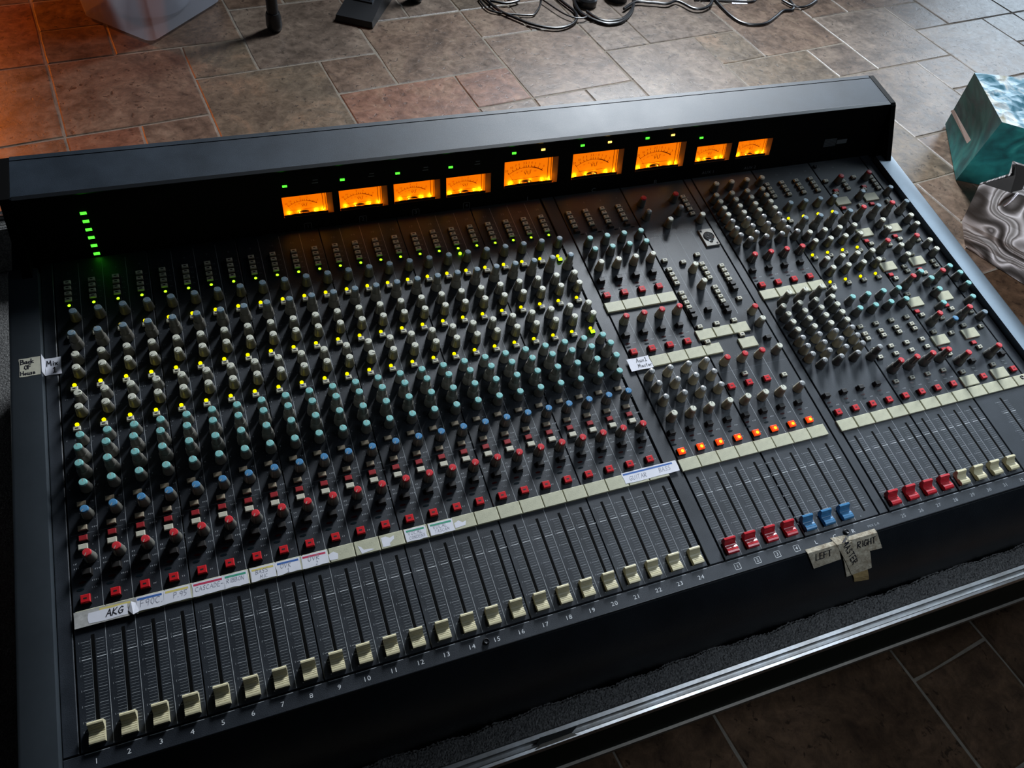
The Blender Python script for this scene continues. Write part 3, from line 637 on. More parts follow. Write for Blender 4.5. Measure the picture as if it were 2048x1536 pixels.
# talkback microphone connector
b = MB(); b.box(-.42, .42, -.60, .60, 0, .10, c=.02)
xl = part('microphone_socket', b.mesh('microphone_socket', M['xlr']), con, 31.97, 20.32, label='silver plate with round three-pin socket')
b = MB(); b.lathe([(.33, .10), (.33, .125), (.30, .14), (.27, .11)], 24, cap=False); b.lathe([(.275, .10), (.27, .13)], 24, m=1); b.box(-.08, .08, -.40, -.24, .10, .135, 1)
put('socket', b.mesh('socket', [M['chrome'], M['groove']], smooth=True), xl, (0, .05*U, 0))
b = MB()
for a in (90, 210, 330): b.lathe([(.035, .12), (.035, .15)], 8, .11*math.cos(math.radians(a)), .05+.11*math.sin(math.radians(a)))
put('pins', b.mesh('pins', M['chrome']), xl)
b = MB()
for x, y in ((-.30, .46), (.30, -.46)): b.lathe([(.06, .10), (.06, .115), (.02, .12)], 10, x, y)
put('screw', b.mesh('screw', M['rubber']), xl)
# ---- right hand section
rx = [33.37+1.03*i for i in range(12)]
for i in range(12):
    if i % 4 != 3 and i < 8: vline(rx[i]+.56, 3.4, 8.9 if i < 8 else 8)
    if i < 8: rect(rx[i]-.25, rx[i]+.6, 3.275, 3.30, 0)
for i in range(4):
    knob('send_knob', rx[i]+.58, 23.67, 'c_white', 'knob_dark', turn=kr.uniform(-1, 1))
    for y in (22.83, 22.32, 21.81, 21.31): knob('send_knob', rx[i]+.16, y, 'c_white', 'knob_dark' if y > 22 else 'knob', turn=.5)
    for y in (20.79, 20.25, 19.75): knob('pan_knob', rx[i]+.15, y, 'c_clear', 'knob_tan', dome=.05)
    knob('pan_knob', rx[i]+.59, 19.40, 'c_clear', 'knob_dark', dome=.05)
    knob('level_knob', rx[i]+.32, 18.35, 'c_red', 'knob_dark', turn=2.4); knob_print(rx[i]+.32, 18.35)
    part('monitor_button', BT['k'], con, rx[i]-.02, 17.62); off_led(rx[i]-.08, 17.2, True); off_led(rx[i]-.1, 16.98); dash(rx[i]+.2, 17.2, 3)
    part('return_on_button', BT['R'], con, rx[i], 16.60); part('name_plate', TILM, con, rx[i]+.13, 15.98)
    knob('send_knob', rx[i]+.57, 15.30, 'c_white', 'knob_dark', 'd' if i < 3 else 'k')
    for y in (14.80, 14.28, 13.77, 13.26): knob('send_knob', rx[i]+.15, y, 'c_white', 'knob_dark', turn=.5)
    for y in (12.73, 12.22, 11.71): knob('pan_knob', rx[i]+.12, y, 'c_clear', 'knob_tan' if y > 11 else 'knob', dome=.05)
    knob('pan_knob', rx[i]+.56, 11.24 if i < 3 else 11.10, 'c_clear', 'knob_dark', 'k' if i < 3 else 'd', dome=.05)
    part('monitor_button', BT['k'], con, rx[i]-.1, 9.55)
for i in range(4, 8):
    X = rx[i]
    for y in (23.47, 23.14, 22.84, 22.51): button('routing_button', X, y, 's'); dash(X+.25, y, 2, 1)
    knob('gain_knob', X+.31, 21.48, 'c_steel', 'knob_dark'); led('mute_light', X+.04, 20.81, 'y'); button('insert_button', X, 20.52, 's')
    knob('gain_knob', X+.22, 19.95, 'c_steel', 'knob_dark', 'd')
    for y in (19.21, 18.56, 17.26, 16.60): knob('send_knob', X+.30, y, 'c_white', 'knob_dark', turn=.4); knob_print(X+.30, y)
    for y in (18.01, 16.05): led('send_light', X+.04, y, 'y')
    for y in (17.72, 15.73): button('send_button', X+.02, y, 's')
    for y in (14.54, 13.78): knob('equaliser_knob', X+.29, y, 'c_teal', 'knob_dark')
    for y in (12.92, 12.44, 12.13, 11.43, 10.94): button('input_button', X+.01, y, 's'); dash(X+.26, y, 3, 1)
    knob('level_knob', X+.24, 10.13, 'c_red', 'knob_dark', 'd', turn=2.3); knob_print(X+.24, 10.13, .33)
    part('monitor_button', BT['s'], con, X+.05, 9.45, -.06)
for i in range(12):
    if i in (0, 1, 2, 3, 4, 5, 6, 7): part('return_on_button', BT['R'], con, rx[i]-.01, 8.56); off_led(rx[i]-.1, 9.2, True); off_led(rx[i]-.14, 8.98); dash(rx[i]+.22, 9.0, 3)
for i in range(12): part('name_plate', TILM, con, rx[i]+.10, 7.87)
for kx in (41.58, 43.65):     # two wide stereo strips
    X = kx; X2 = X+1.05; r = kx > 43
    for y in (22.92, 22.61, 22.30)+((22.0,) if r else ()): button('routing_button', X2+.02+(.02 if r else 0), y, 's')
    button('routing_button', X-.08, 23.12, 's'); button('routing_button', X+.03, 22.05, 's'); part('routing_button', BT['rs'], con, X+.2, 22.3)
    knob('level_knob', X+.70, 22.95, 'c_red', 'knob_dark'); knob('gain_knob', X+1.39, 21.54, 'c_steel', 'knob_dark')
    part('name_plate', TILM, con, X+.13, 21.44); part('mute_button', BT['rs'], con, X-.12, 20.9); button('input_button', X2+.03, 20.9, 's')
    knob('level_knob', X+.27, 20.07, 'c_red', 'knob_dark', 'd'); knob('gain_knob', X+1.27, 20.0, 'c_steel', 'knob_dark', 'd')
    for y in (19.25, 18.59): knob('send_knob', X+1.36, y, 'c_white', 'knob_dark')
    part('name_plate', TILM, con, X+.13, 18.90); part('mute_button', BT['rs'], con, X-.15, 18.3); button('input_button', X-.01, 18.02, 's'); button('input_button', X2+.08, 17.74, 's')
    knob('level_knob', X+.26, 17.48, 'c_red', 'knob_dark', 'd'); button('input_button', X+.04, 16.86, 's')
    for y in (17.29, 16.60): knob('send_knob', X+1.37, y, 'c_white', 'knob_dark')
    part('name_plate', TILM, con, X+.10, 16.34); part('mute_button', BT['rs'], con, X-.12, 15.75); button('input_button', X+0, 15.43, 's')
    for y in (16.10, 15.78): button('input_button', X2+.02, y, 's')
    for xx, y in ((1.38, 15.31), (1.73, 14.76), (1.74, 13.98), (1.38, 13.08)): knob('equaliser_knob', X+xx, y, 'c_teal', 'knob_dark')
    knob('level_knob', X+.25, 14.87, 'c_red', 'knob_dark', 'd'); button('input_button', X+.04, 14.29, 's')
    part('name_plate', TILM, con, X+.18, 13.73); part('mute_button', BT['rs'], con, X-.10, 13.14); button('input_button', X+.02, 12.84, 's'); button('input_button', X2+.05, 12.42, 's')
    knob('level_knob', X+.23, 12.29, 'c_red', 'knob_dark', 'd'); knob('pan_knob', X+1.38, 11.99, 'c_blue' if not r else 'c_steel', 'knob_dark')
    for xx, y in ((.01, 11.70), (1.03, 11.41)): button('input_button', X+xx, y, 's')
    part('name_plate', TILM, con, X+.10, 11.16); part('mute_button', BT['rs'], con, X-.11, 10.58); button('input_button', X+.01, 10.23, 's')
    knob('level_knob', X+.25, 9.71, 'c_red', 'knob_dark', 'd'); part('monitor_button', BT['k'], con, X2-.02, 9.56); button('input_button', X+.03, 9.08, 's')
    part('name_plate', TILM, con, X+.11, 8.54); part('return_on_button', BT['R'], con, X2-.03, 8.56); off_led(X2-.1, 9.0); off_led(X2-.12, 9.2)
# numbers along the front
for i, s in enumerate('1234'): boxed(PR, s, 24.76+i, 2.99, PZ, .20, 2)
for i, s in enumerate('LCR'): typeset(PR, s, 28.78+i, 2.99, PZ, .24, 2)
typeset(PR, 'MIX L-R', 31.9, 2.99, PZ, .15, 0)
for i in range(8): typeset(PR, str(25+i), 33.60+1.026*i, 2.99, PZ, .22, 0)
for i in range(8): typeset(PR, str(25+i), 37.6+1.03*i-3.0*(i > 99), 24.2, PZ, .14, 1) if i < 7 else None
for i in range(4): typeset(PR, str(i+1), 24.9+i, 24.1, PZ, .16, 1)
part('panel_print', PR.mesh('panel_print', [M['print'], M['print_dim'], M['print_white']]), con, kind='stuff')
b = MB(); b.lathe([(.13, 0), (.13, .09), (.09, .13), (.05, .10)], 14); SCR = b.mesh('panel_screw', M['rubber'], smooth=True)
for x, y in ((13.56, 3.02), (30.39, 3.03), (44.85, 8.0), (41.5, 24.4)): part('panel_screw', SCR, con, x, y)
b = MB(); b.lathe([(.20, .0), (.20, .06), (.15, .08), (.14, .02)], 16); part('locking_nut', b.mesh('locking_nut', M['chrome'], smooth=True), con, 44.98, 7.96)

# ---- paper and tape stuck on the console
PPM = [M['paper'], M['paper_grey'], M['ink'], M['pencil'], M['s_yellow'], M['s_blue'], M['s_red'], M['s_green'], M['cream']]
hr = random.Random(5)
def ragged(mb, x0, x1, y0, y1, z, m, jit=.02, n=5):
    pts = [(x0+(x1-x0)*k/n, y0+hr.uniform(-jit, jit)) for k in range(n)]+[(x1+hr.uniform(-jit, jit), y0+(y1-y0)*k/3) for k in range(3)]+[(x1-(x1-x0)*k/n, y1+hr.uniform(-jit, jit)*.5) for k in range(n)]+[(x0+hr.uniform(-jit, jit), y1-(y1-y0)*k/3) for k in range(3)]
    mb.poly([(x, y, z) for x, y in pts], m)
def label(x0, x1, lines, stripe=None, sx=None, ink=3, size=.17, y0=7.60, y1=8.13, lw=.09, m=0, z=.108, desc=None, slant=.15):
    mb = MB(); ragged(mb, x0, x1, y0, y1, z, m)
    if stripe is not None:
        a, b_ = sx or (x0+.06, x1-.06); mb.poly([(a, y1-.13, z+.002), (b_, y1-.14, z+.002), (b_, y1-.06, z+.002), (a, y1-.05, z+.002)], stripe)
    for tx, ty, s, k in lines: write(mb, tx, s[0], s[1], z+.004, k, lw, ink, slant, jit=.035, rnd=hr)
    part('paper_label', mb.mesh('paper_label', PPM), con, label=desc)
label(-.42, 1.66, [('AKG', 0, (.62, 7.70), .24)], 4, (.42, 1.45), ink=2, lw=.15, m=1, desc='crumpled worn label reading AKG in black', y0=7.53)
b = MB(); ragged(b, .05, 1.35, 7.60, 8.0, .113, 0, .03); write(b, 'AKG', .62, 7.70, .118, .25, .15, 2, .25, jit=.03, rnd=hr); part('paper_label', b.mesh('paper_label', PPM), con, label='white slip reading AKG')
b = MB(); b.poly([(1.36, 7.72, .13), (1.52, 7.52, .16), (1.72, 7.60, .12), (1.62, 7.95, .12), (1.48, 8.02, .17)], 0); part('paper_label', b.mesh('paper_label', PPM), con, label='folded white paper corner')
label(1.62, 2.58, [('F90C.', 0, (1.76, 7.74), .24)], 5, desc='white label with pencilled F90C')
label(2.58, 3.50, [('P.95', 0, (2.90, 7.76), .20)], 4, desc='white label with yellow stripe')
label(3.56, 4.70, [('CASCADE-', 0, (3.66, 7.78), .17)], 6, desc='white label with red stripe and pencilled word')
label(4.68, 5.56, [('RIBBON', 0, (4.78, 7.80), .16)], 7, desc='white label with green stripe and pencilled word')
label(5.66, 6.58, [('BASS', 0, (5.84, 7.86), .16), ('MIC', 0, (5.98, 7.66), .14)], 4, desc='white label with yellow stripe reading bass mic')
label(6.60, 7.52, [('OVR', 0, (6.76, 7.84), .18), ('1', 0, (6.98, 7.64), .15)], 5, desc='white label with blue stripe reading OVR 1')
label(7.56, 8.56, [('OVR', 0, (7.80, 7.84), .20), ('2', 0, (8.06, 7.64), .15)], 6, desc='white label with red stripe reading OVR 2')
for x0, pts in ((8.6, [(.0, -.2), (.32, -.22), (.36, .0), (.2, .12), (.0, .05)]), (9.75, [(-.0, .1), (.12, .02), (.2, -.12), (.5, -.14), (.6, -.2), (.1, -.26)]), (10.70, [(0, .18), (.18, .2), (.34, .1), (.52, .16), (.5, .02), (.3, -.12), (.3, -.22), (.0, -.22)]), (13.7, [(0, .02), (.2, .1), (.35, -.02), (.5, .02), (.44, -.16), (.0, -.2)])):
    b = MB(); b.poly([(x0+x, 7.87+y, .106) for x, y in pts][::-1], 0); part('paper_label', b.mesh('paper_label', PPM), con, label='torn scrap of white paper')
label(11.66, 12.52, [('VOCAL', 0, (11.76, 7.86), .16), ('CONDENS', 0, (11.78, 7.68), .13)], 7, desc='white label with green stripe reading vocal condens')
label(12.66, 13.66, [('VOCAL', 0, (12.80, 7.86), .16), ('TASCAM', 0, (12.84, 7.68), .13)], 7, desc='curling white label with green stripe', slant=.2)
label(21.46, 24.16, [('GUITAR', 0, (21.72, 7.80), .20), ('BASS', 0, (23.20, 7.84), .20)], 5, (21.5, 23.95), y0=7.70, y1=8.22, desc='long white label with blue stripe reading guitar and bass')
label(24.08, 25.26, [('Aux1', 0, (24.52, 13.50), .22), ('Master', 0, (24.50, 13.20), .20)], None, ink=2, lw=.13, y0=13.08, y1=13.78, desc='white label reading Aux 1 Master')
mb = MB(); ragged(mb, -1.0, -.38, 18.63, 19.50, .02, 0); mb.poly([(-1.0, 18.63, .02), (-1.0, 19.5, .02), (-1.02, 19.52, .385), (-1.02, 18.62, .385)], 0)
write(mb, 'Mix', -.93, 19.10, .03, .26, .17, 2, .0, jit=.02, rnd=hr); write(mb, '1', -.72, 18.74, .03, .26, .17, 2, 0, jit=.02, rnd=hr)
part('paper_label', mb.mesh('paper_label', PPM), con, label='white tape reading Mix 1')
mb = MB(); ragged(mb, -1.85, -1.06, 18.50, 19.42, .388, 8)
for s, x, y, k in (('Back', -1.80, 19.14, .22), ('OF', -1.66, 18.86, .20), ('House', -1.80, 18.58, .20)): write(mb, s, x, y, .393, k, .20, 2, .0, jit=.02, gap=.15, rnd=hr)
part('paper_label', mb.mesh('paper_label', PPM), con, label='cream tape reading Back OF House')
# masking tape over the front edge: (x, s) -> point, s = distance down from the front edge (negative: on top)
PF = [(2.76, .0), (2.64, -.05), (1.95, -.72), (1.32, -1.55), (.90, -2.5), (.74, -3.4), (.70, -5.0)]
def front(p):
    x, s, h = p
    if s <= 0: return Vector((x, 2.80-s, .012+h))
    for (a, b_), (c, d_) in zip(PF, PF[1:]):
        L = math.hypot(c-a, d_-b_)
        if s <= L: t = s/L; n_ = Vector((0, -(b_-d_), -(c-a) if False else (a-c))).normalized(); return Vector((x, a+(c-a)*t, b_+(d_-b_)*t))+n_*(.05+h)
        s -= L
    return Vector((x, c, d_))
def tape(corners, words, m='tape', desc=None, n=7, h=0.0):
    (x0, s0), (x1, s1), (x2, s2), (x3, s3) = corners; mb = MB()
    rows = []
    for k in range(n+1):
        t = k/n; a = (x0+(x3-x0)*t, s0+(s3-s0)*t); b_ = (x1+(x2-x1)*t, s1+(s2-s1)*t)
        rows.append([front((a[0]+(b_[0]-a[0])*q/5, a[1]+(b_[1]-a[1])*q/5, h+hr.uniform(0, .012))) for q in range(6)])
    mb.grid(rows)
    for wd_, x, s, size, ang in words:
        write(mb, wd_, 0, 0, 0, size, .12, 1, .0, ang, jit=.02, rnd=hr, M4=lambda p, x=x, s=s: front((x+p[0], s-p[1], h+.03)))
    part('masking_tape', mb.mesh('masking_tape', [M[m], M['ink']]), con, label=desc)
tape([(30.55, 1.75), (31.36, 1.70), (31.68, 2.55), (30.80, 2.36)], [], 'tape_brown', 'brown piece of tape at the bottom')
tape([(29.95, .75), (31.4, .7), (31.64, 1.82), (30.25, 1.88)], [], 'tape', 'lower piece of masking tape', h=.012)
tape([(28.07, -.02), (29.7, -.02), (29.85, .83), (28.4, .88)], [('LEFT', 28.52, .50, .29, 0)], 'tape', 'masking tape reading LEFT', h=.02)
tape([(30.25, -.03), (31.81, -.02), (32.12, .92), (30.80, .84)], [('RIGHT', 30.76, .54, .30, 0)], 'tape', 'masking tape reading RIGHT', h=.02)
tape([(29.49, -.18), (30.28, -.12), (31.31, 1.78), (30.51, 1.84)], [('MASTER', 29.92, .10, .29, -PI/2+.45)], 'tape', 'masking tape reading MASTER vertically', h=.035)

# ================================================================== FLIGHT CASE
ang = math.radians(-6.9)
case = empty('flight_case', 'open flight case tray with aluminium edges and black foam around the mixing console', 'flight case')
case.rotation_euler = (0, 0, ang)
S0, S1, P0, P1, ZR, ZB = -.66, 1.38, .182, 1.33, .43, .262
def cbox(*a): m_ = MB(); m_.box(*a); return m_
for nm, bx in (('side_panel', (S0, S1, P0, P0+.009, ZB, ZR-.012)), ('side_panel', (S0, S1, P1-.009, P1, ZB, ZR-.012)), ('side_panel', (S0, S0+.009, P0, P1, ZB, ZR-.012)), ('side_panel', (S1-.009, S1, P0, P1, ZB, ZR-.012)), ('bottom_panel', (S0, S1, P0, P1, ZB, ZB+.009))):
    put(nm, cbox(*bx).mesh(nm, M['case'], 1.0), case)
# aluminium rim: two ridges and a channel
def rim(x0, x1, horizontal=True):
    pr = [(0, -.011), (0, -.002), (.0012, .0005), (.0045, .0012), (.0058, -.001), (.0066, -.007), (.0110, -.007), (.0118, -.001), (.0130, .0012), (.0178, .0015), (.0195, -.001), (.0195, -.011)]
    return pr
pr = rim(0, 0)
mb = MB(); mb.extrude([(P0-.001+a, ZR+b_) for a, b_ in pr][::-1], S0, S1)
al = put('aluminium_rim', mb.mesh('aluminium_rim', M['alu'], 1.0, smooth=True), case)
mb = MB(); mb.extrude([(P1+.001-a, ZR+b_) for a, b_ in pr], S0, S1); put('aluminium_rim', mb.mesh('aluminium_rim', M['alu'], 1.0), case)
for x_ in (S0, S1-.018): mb = MB(); mb.box(x_, x_+.018, P0, P1, ZR-.03, ZR+.001); put('aluminium_rim', mb.mesh('aluminium_rim', M['alu'], 1.0), case)
# dent in the front rim
mb = MB(); mb.poly([(.215, P0+.0055, ZR+.0022), (.262, P0+.0055, ZR+.0022), (.272, P0+.011, ZR+.0020), (.222, P0+.0125, ZR+.0018)]); mb.poly([(.212, P0+.001, ZR+.0025), (.268, P0+.001, ZR+.0028), (.262, P0+.0055, ZR+.0026), (.22, P0+.0050, ZR+.0022)], 1)
put('dent', mb.mesh('dent', [M['groove'], M['alu_dark']], 1.0), case)
for bx in ((S0, S1, P0-.004, P0+.002, ZB-.004, ZB+.010), (S0, S1, P1-.002, P1+.004, ZB-.004, ZB+.014)): put('bottom_edge', cbox(*bx).mesh('bottom_edge', M['alu_dark'], 1.0), case)
# foam: bumpy open-cell block
def foam(x0, x1, y0, y1, z0, z1, inner, nx):
    mb = MB(); r = random.Random(2); ny = 16
    rows = []
    for i in range(nx+1):
        x = x0+(x1-x0)*i/nx; e = .0016*math.sin(i*.05)+.0012*math.sin(i*.17)+r.uniform(-.0007, .0007)
        row = [(x, y0, z0)]
        for j in range(ny+1):
            t = j/ny; y = y0+(y1-y0)*t
            if inner > 0: y += e*t
            z = z1+r.uniform(-.0007, .0007)-(.004*(t > .93) if inner > 0 else 0)
            row.append((x+r.uniform(-.0008, .0008), y+r.uniform(-.0008, .0008), z))
        row.append((x, (y1+e), z0)); rows.append(row)
    mb.grid(rows); return mb.mesh('foam_padding', M['foam'], 1.0)
put('foam_padding', foam(S0+.01, S1-.01, P0+.0187, .2290, ZB+.01, ZR-.003, 1, 1200), case)
put('foam_padding', foam(S0+.01, S1-.01, P1-.045, P1-.0187, ZB+.01, ZR-.006, 0, 80), case)
b = MB(); b.box(S0+.011, -.30, .232, P1-.05, ZB+.01, ZR-.10); put('foam_padding', b.mesh('foam_padding', M['foam'], 1.0), case)
b = MB(); b.box(1.235, S1-.011, .232, P1-.05, ZB+.01, ZR-.10); put('foam_padding', b.mesh('foam_padding', M['foam'], 1.0), case)
# unseen support below, closed and widened to block light under the case
st = empty('light_block_trunk', 'unseen black trunk added under the flight case, carries it and blocks light', 'trunk'); st.rotation_euler = (0, 0, ang)
put('trunk_body', cbox(-.46, 1.54, .27, 1.25, .004, ZB-.03).mesh('trunk_body', M['rubber'], 1.0), st)
put('trunk_lid', cbox(-.47, 1.55, .262, 1.26, ZB-.03, ZB-.0045).mesh('trunk_lid', M['rubber'], 1.0), st)

# ================================================================== THINGS ON THE FLOOR
def swirl_mat(name, cols, scale, dist, bump=0.0, rough=.5, band=True):
    m = bpy.data.materials.new(name); m.use_nodes = True; nt = m.node_tree; b = nt.nodes['Principled BSDF']; L = nt.links
    tc = nt.nodes.new('ShaderNodeTexCoord'); wv = nt.nodes.new('ShaderNodeTexWave') if band else nt.nodes.new('ShaderNodeTexNoise')
    n = nt.nodes.new('ShaderNodeTexNoise'); n.inputs['Scale'].default_value = scale*.55; n.inputs['Detail'].default_value = 1.2
    L.new(tc.outputs['Object'], n.inputs['Vector'])
    mm = nt.nodes.new('ShaderNodeMix'); mm.data_type = 'RGBA'; mm.inputs['Factor'].default_value = dist
    L.new(tc.outputs['Object'], mm.inputs['A']); L.new(n.outputs['Color'], mm.inputs['B']); L.new(mm.outputs['Result'], wv.inputs['Vector'])
    wv.inputs['Scale'].default_value = scale
    if band: wv.inputs['Distortion'].default_value = 2.0; wv.inputs['Detail'].default_value = 1.5; wv.bands_direction = 'DIAGONAL'
    else: wv.inputs['Detail'].default_value = 5
    cr = nt.nodes.new('ShaderNodeValToRGB'); e = cr.color_ramp.elements
    e[0].position = cols[0][0]; e[0].color = (*cols[0][1], 1); e[1].position = cols[-1][0]; e[1].color = (*cols[-1][1], 1)
    for p, c in cols[1:-1]: k = e.new(p); k.color = (*c, 1)
    L.new(wv.outputs['Fac'], cr.inputs[0]); L.new(cr.outputs[0], b.inputs['Base Color']); b.inputs['Roughness'].default_value = rough
    if bump:
        n2 = nt.nodes.new('ShaderNodeTexVoronoi'); n2.inputs['Scale'].default_value = 22; L.new(tc.outputs['Object'], n2.inputs['Vector'])
        bp = nt.nodes.new('ShaderNodeBump'); bp.inputs['Strength'].default_value = bump; bp.inputs['Distance'].default_value = .01
        L.new(n2.outputs['Distance'], bp.inputs['Height']); L.new(bp.outputs[0], b.inputs['Normal'])
    return m
M['teal_paper'] = swirl_mat('teal_foil_paper', [(.3, (.002, .040, .045)), (.48, (.006, .105, .105)), (.6, (.012, .16, .15)), (.75, (.05, .24, .21))], 11, .35, bump=.25, rough=.6, band=False)
M['teal_foil'] = swirl_mat('teal_foil_crumpled', [(.34, (.01, .07, .10)), (.48, (.08, .17, .22)), (.6, (.30, .33, .33)), (.7, (.16, .14, .08))], 14, .4, bump=1.0, rough=.4, band=False)
M['pink_label'] = mat('label_pink', (0.52, 0.40, 0.36), 0.6, noise=.2, nscale=200)
M['marble'] = swirl_mat('marbled_paper', [(0, (.05, .045, .042)), (.18, (.16, .15, .145)), (.36, (.50, .48, .48)), (.5, (.90, .89, .90)), (.62, (.45, .43, .42)), (.74, (.12, .11, .105)), (.86, (.75, .74, .74)), (1, (.30, .29, .28))], 7.5, .52, rough=.5)
M['bag_inside'] = mat('bag_inside_grey', (0.055, 0.052, 0.050), 0.7)
def quadgrid(mb, A, B, C, D, n=8, m_=7, bump=0.0, seed=1, m=0, bulge=None):
    r = random.Random(seed); rows = []
    A, B, C, D = map(Vector, (A, B, C, D)); nn = (B-A).cross(D-A).normalized()
    for i in range(n+1):
        t = i/n; row = []
        for j in range(m_+1):
            s = j/m_; p = A.lerp(B, s).lerp(D.lerp(C, s), t)
            ed = (0 < i < n) and (0 < j < m_)
            p = p+nn*((r.uniform(-bump, bump) if ed else 0)+(bulge or 0)*math.sin(PI*s)*math.sin(PI*t)); row.append(tuple(p))
        rows.append(row)
    mb.grid(rows, m=m)
# teal gift bag lying tilted
tb = empty('gift_bag', 'teal foil gift bag with a small pink label, lying on the pale tiles', 'gift bag')
Z = .30
A, D_, B, C_ = (2.411, 1.339, Z), (2.272, 1.106, Z), (2.628, 1.452, .004), (2.405, 1.190, .004)
ex = Vector((.36, -.26, 0)); A2, D2, B2, C2 = (Vector(p)+ex for p in (A, D_, B, C_)); A2 += Vector((.03, .02, .02)); D2 += Vector((.0, .0, -.04))
mb = MB(); quadgrid(mb, C_, B, A, D_, 8, 8, .0025, 3, 0, .02)
quadgrid(mb, C2, C_, D_, D2, 8, 8, .006, 5, 0, .015); quadgrid(mb, B2, C2, D2, A2, 4, 4, .003, 8); quadgrid(mb, B, B2, A2, A, 4, 4, .003, 8); quadgrid(mb, B, C_, C2, B2, 2, 2)
put('bag_body', mb.mesh('bag_body', M['teal_paper'], 1.0, smooth=True), tb)
mb = MB(); quadgrid(mb, D_, A, A2, D2, 12, 12, .005, 9, 0, .008)
put('foil_flap', mb.mesh('foil_flap', M['teal_foil'], 1.0), tb, label='bright crumpled silver and blue foil side')
def lerp2(s, t): return Vector(C_).lerp(Vector(B), s).lerp(Vector(D_).lerp(Vector(A), s), t)
nn = (Vector(B)-Vector(C_)).cross(Vector(D_)-Vector(C_)).normalized()
if nn.dot(Vector((0, 0, 1.436))-Vector(C_)) < 0: nn = -nn
q = [lerp2(.66, .70), lerp2(.55, .66), lerp2(.26, .40), lerp2(.36, .42)]
q = [lerp2(.85, .42), lerp2(.80, .50), lerp2(.105, .607), lerp2(.128, .524)]
mb = MB(); mb.poly([p+nn*.026 for p in q]); mb.poly([p+nn*.026 for p in q][::-1]); put('tag', mb.mesh('tag', M['pink_label'], 1.0), tb, label='pink sticker')
# marbled gift bag
wb = empty('gift_bag', 'open grey and white marbled paper gift bag standing beside the console', 'gift bag')
TL, TR, BL, BR = Vector((2.052, .952, .25)), Vector((2.26, .715, .25)), Vector((2.17, .93, 0.002)), Vector((2.24, .66, 0.002))
dp = Vector((.185, .045, 0)); gf = Vector((2.185, .956, .25))
mb = MB()
ml, mr_ = TL.lerp(BL, .62)+Vector((-.015, .02, 0)), TR.lerp(BR, .62)
quadgrid(mb, mr_, ml, TL, TR, 6, 6, .0015, 4, 0, 0); quadgrid(mb, BR, BL, ml, mr_, 6, 6, .002, 4, 0, .01)
bTL, bTR, bBL, bBR = TL+dp, TR+dp, BL+dp, BR+dp; gl = gf+Vector((-.02, -.03, -.25)); gl.z = .002
quadgrid(mb, gl, BL, TL, gf, 3, 3); quadgrid(mb, bBL, gl, gf, bTL, 3, 3); quadgrid(mb, BR, bBR, bTR, TR, 3, 3); quadgrid(mb, bBR, bBL, bTL, bTR, 3, 3); quadgrid(mb, BL, BR, bBR, bBL, 2, 2)
put('bag_body', mb.mesh('bag_body', M['marble'], 1.0), wb)
mb = MB(); k_ = Vector((.004, 0, 0)); iz = Vector((0, 0, -.001))
def ins(v): c = (TL+bTR)/2; c.z = v.z; return v+(c-v).normalized()*.012
for a_, b_ in ((TL, TR), (gf, TL), (bTL, gf), (bTR, bTL), (TR, bTR)):
    a1, b1 = ins(a_)+iz, ins(b_)+iz; lo = Vector((.095, -.015, -.2)); mb.poly([a1, b1, b1+lo, a1+lo]); mb.poly([a1+lo, b1+lo, b1, a1])
put('lining', mb.mesh('lining', M['bag_inside'], 1.0), wb, label='dark grey inside of the bag')
mb = MB(); h0 = TL.lerp(TR, .30)+Vector((-.003, -.004, -.012)); mb.tube([tuple(h0+Vector((-.004*math.sin(t*3), -.004*math.sin(t*3)+.01*t, .02-.05*t))) for t in [k/8 for k in range(9)]], .0028, 6)
put('rope_handle', mb.mesh('rope_handle', M['paper'], 1.0), wb)

# storage box with a pale drum inside
def frosted(name, color, alpha):
    m = bpy.data.materials.new(name); m.use_nodes = True; nt = m.node_tree; nt.nodes.clear(); L = nt.links
    t = nt.nodes.new('ShaderNodeBsdfTransparent'); d = nt.nodes.new('ShaderNodeBsdfDiffuse'); d.inputs[0].default_value = (*color, 1)
    tl = nt.nodes.new('ShaderNodeBsdfTranslucent'); tl.inputs[0].default_value = (*color, 1); gl_ = nt.nodes.new('ShaderNodeBsdfGlossy'); gl_.inputs['Roughness'].default_value = .3
    a = nt.nodes.new('ShaderNodeMixShader'); a.inputs[0].default_value = .5; L.new(d.outputs[0], a.inputs[1]); L.new(tl.outputs[0], a.inputs[2])
    g = nt.nodes.new('ShaderNodeMixShader'); g.inputs[0].default_value = .08; L.new(a.outputs[0], g.inputs[1]); L.new(gl_.outputs[0], g.inputs[2])
    x = nt.nodes.new('ShaderNodeMixShader'); x.inputs[0].default_value = alpha; L.new(t.outputs[0], x.inputs[1]); L.new(g.outputs[0], x.inputs[2])
    o = nt.nodes.new('ShaderNodeOutputMaterial'); L.new(x.outputs[0], o.inputs[0]); return m
M['frost'] = frosted('frosted_plastic', (.55, .58, .66), .55)
M['drum'] = mat('pale_plastic', (.36, .40, .48), .35, noise=.3, nscale=12)
bx_ = empty('storage_box', 'translucent frosted plastic storage box on the orange lit tiles', 'storage box')
Fp, Lp, Rp = Vector((.173, 2.652, 0)), Vector((-.004, 2.886, 0)), Vector((.453, 2.882, 0))
e1 = (Lp-Fp); e2 = (Rp-Fp); u1, u2 = e1.normalized(), e2.normalized()
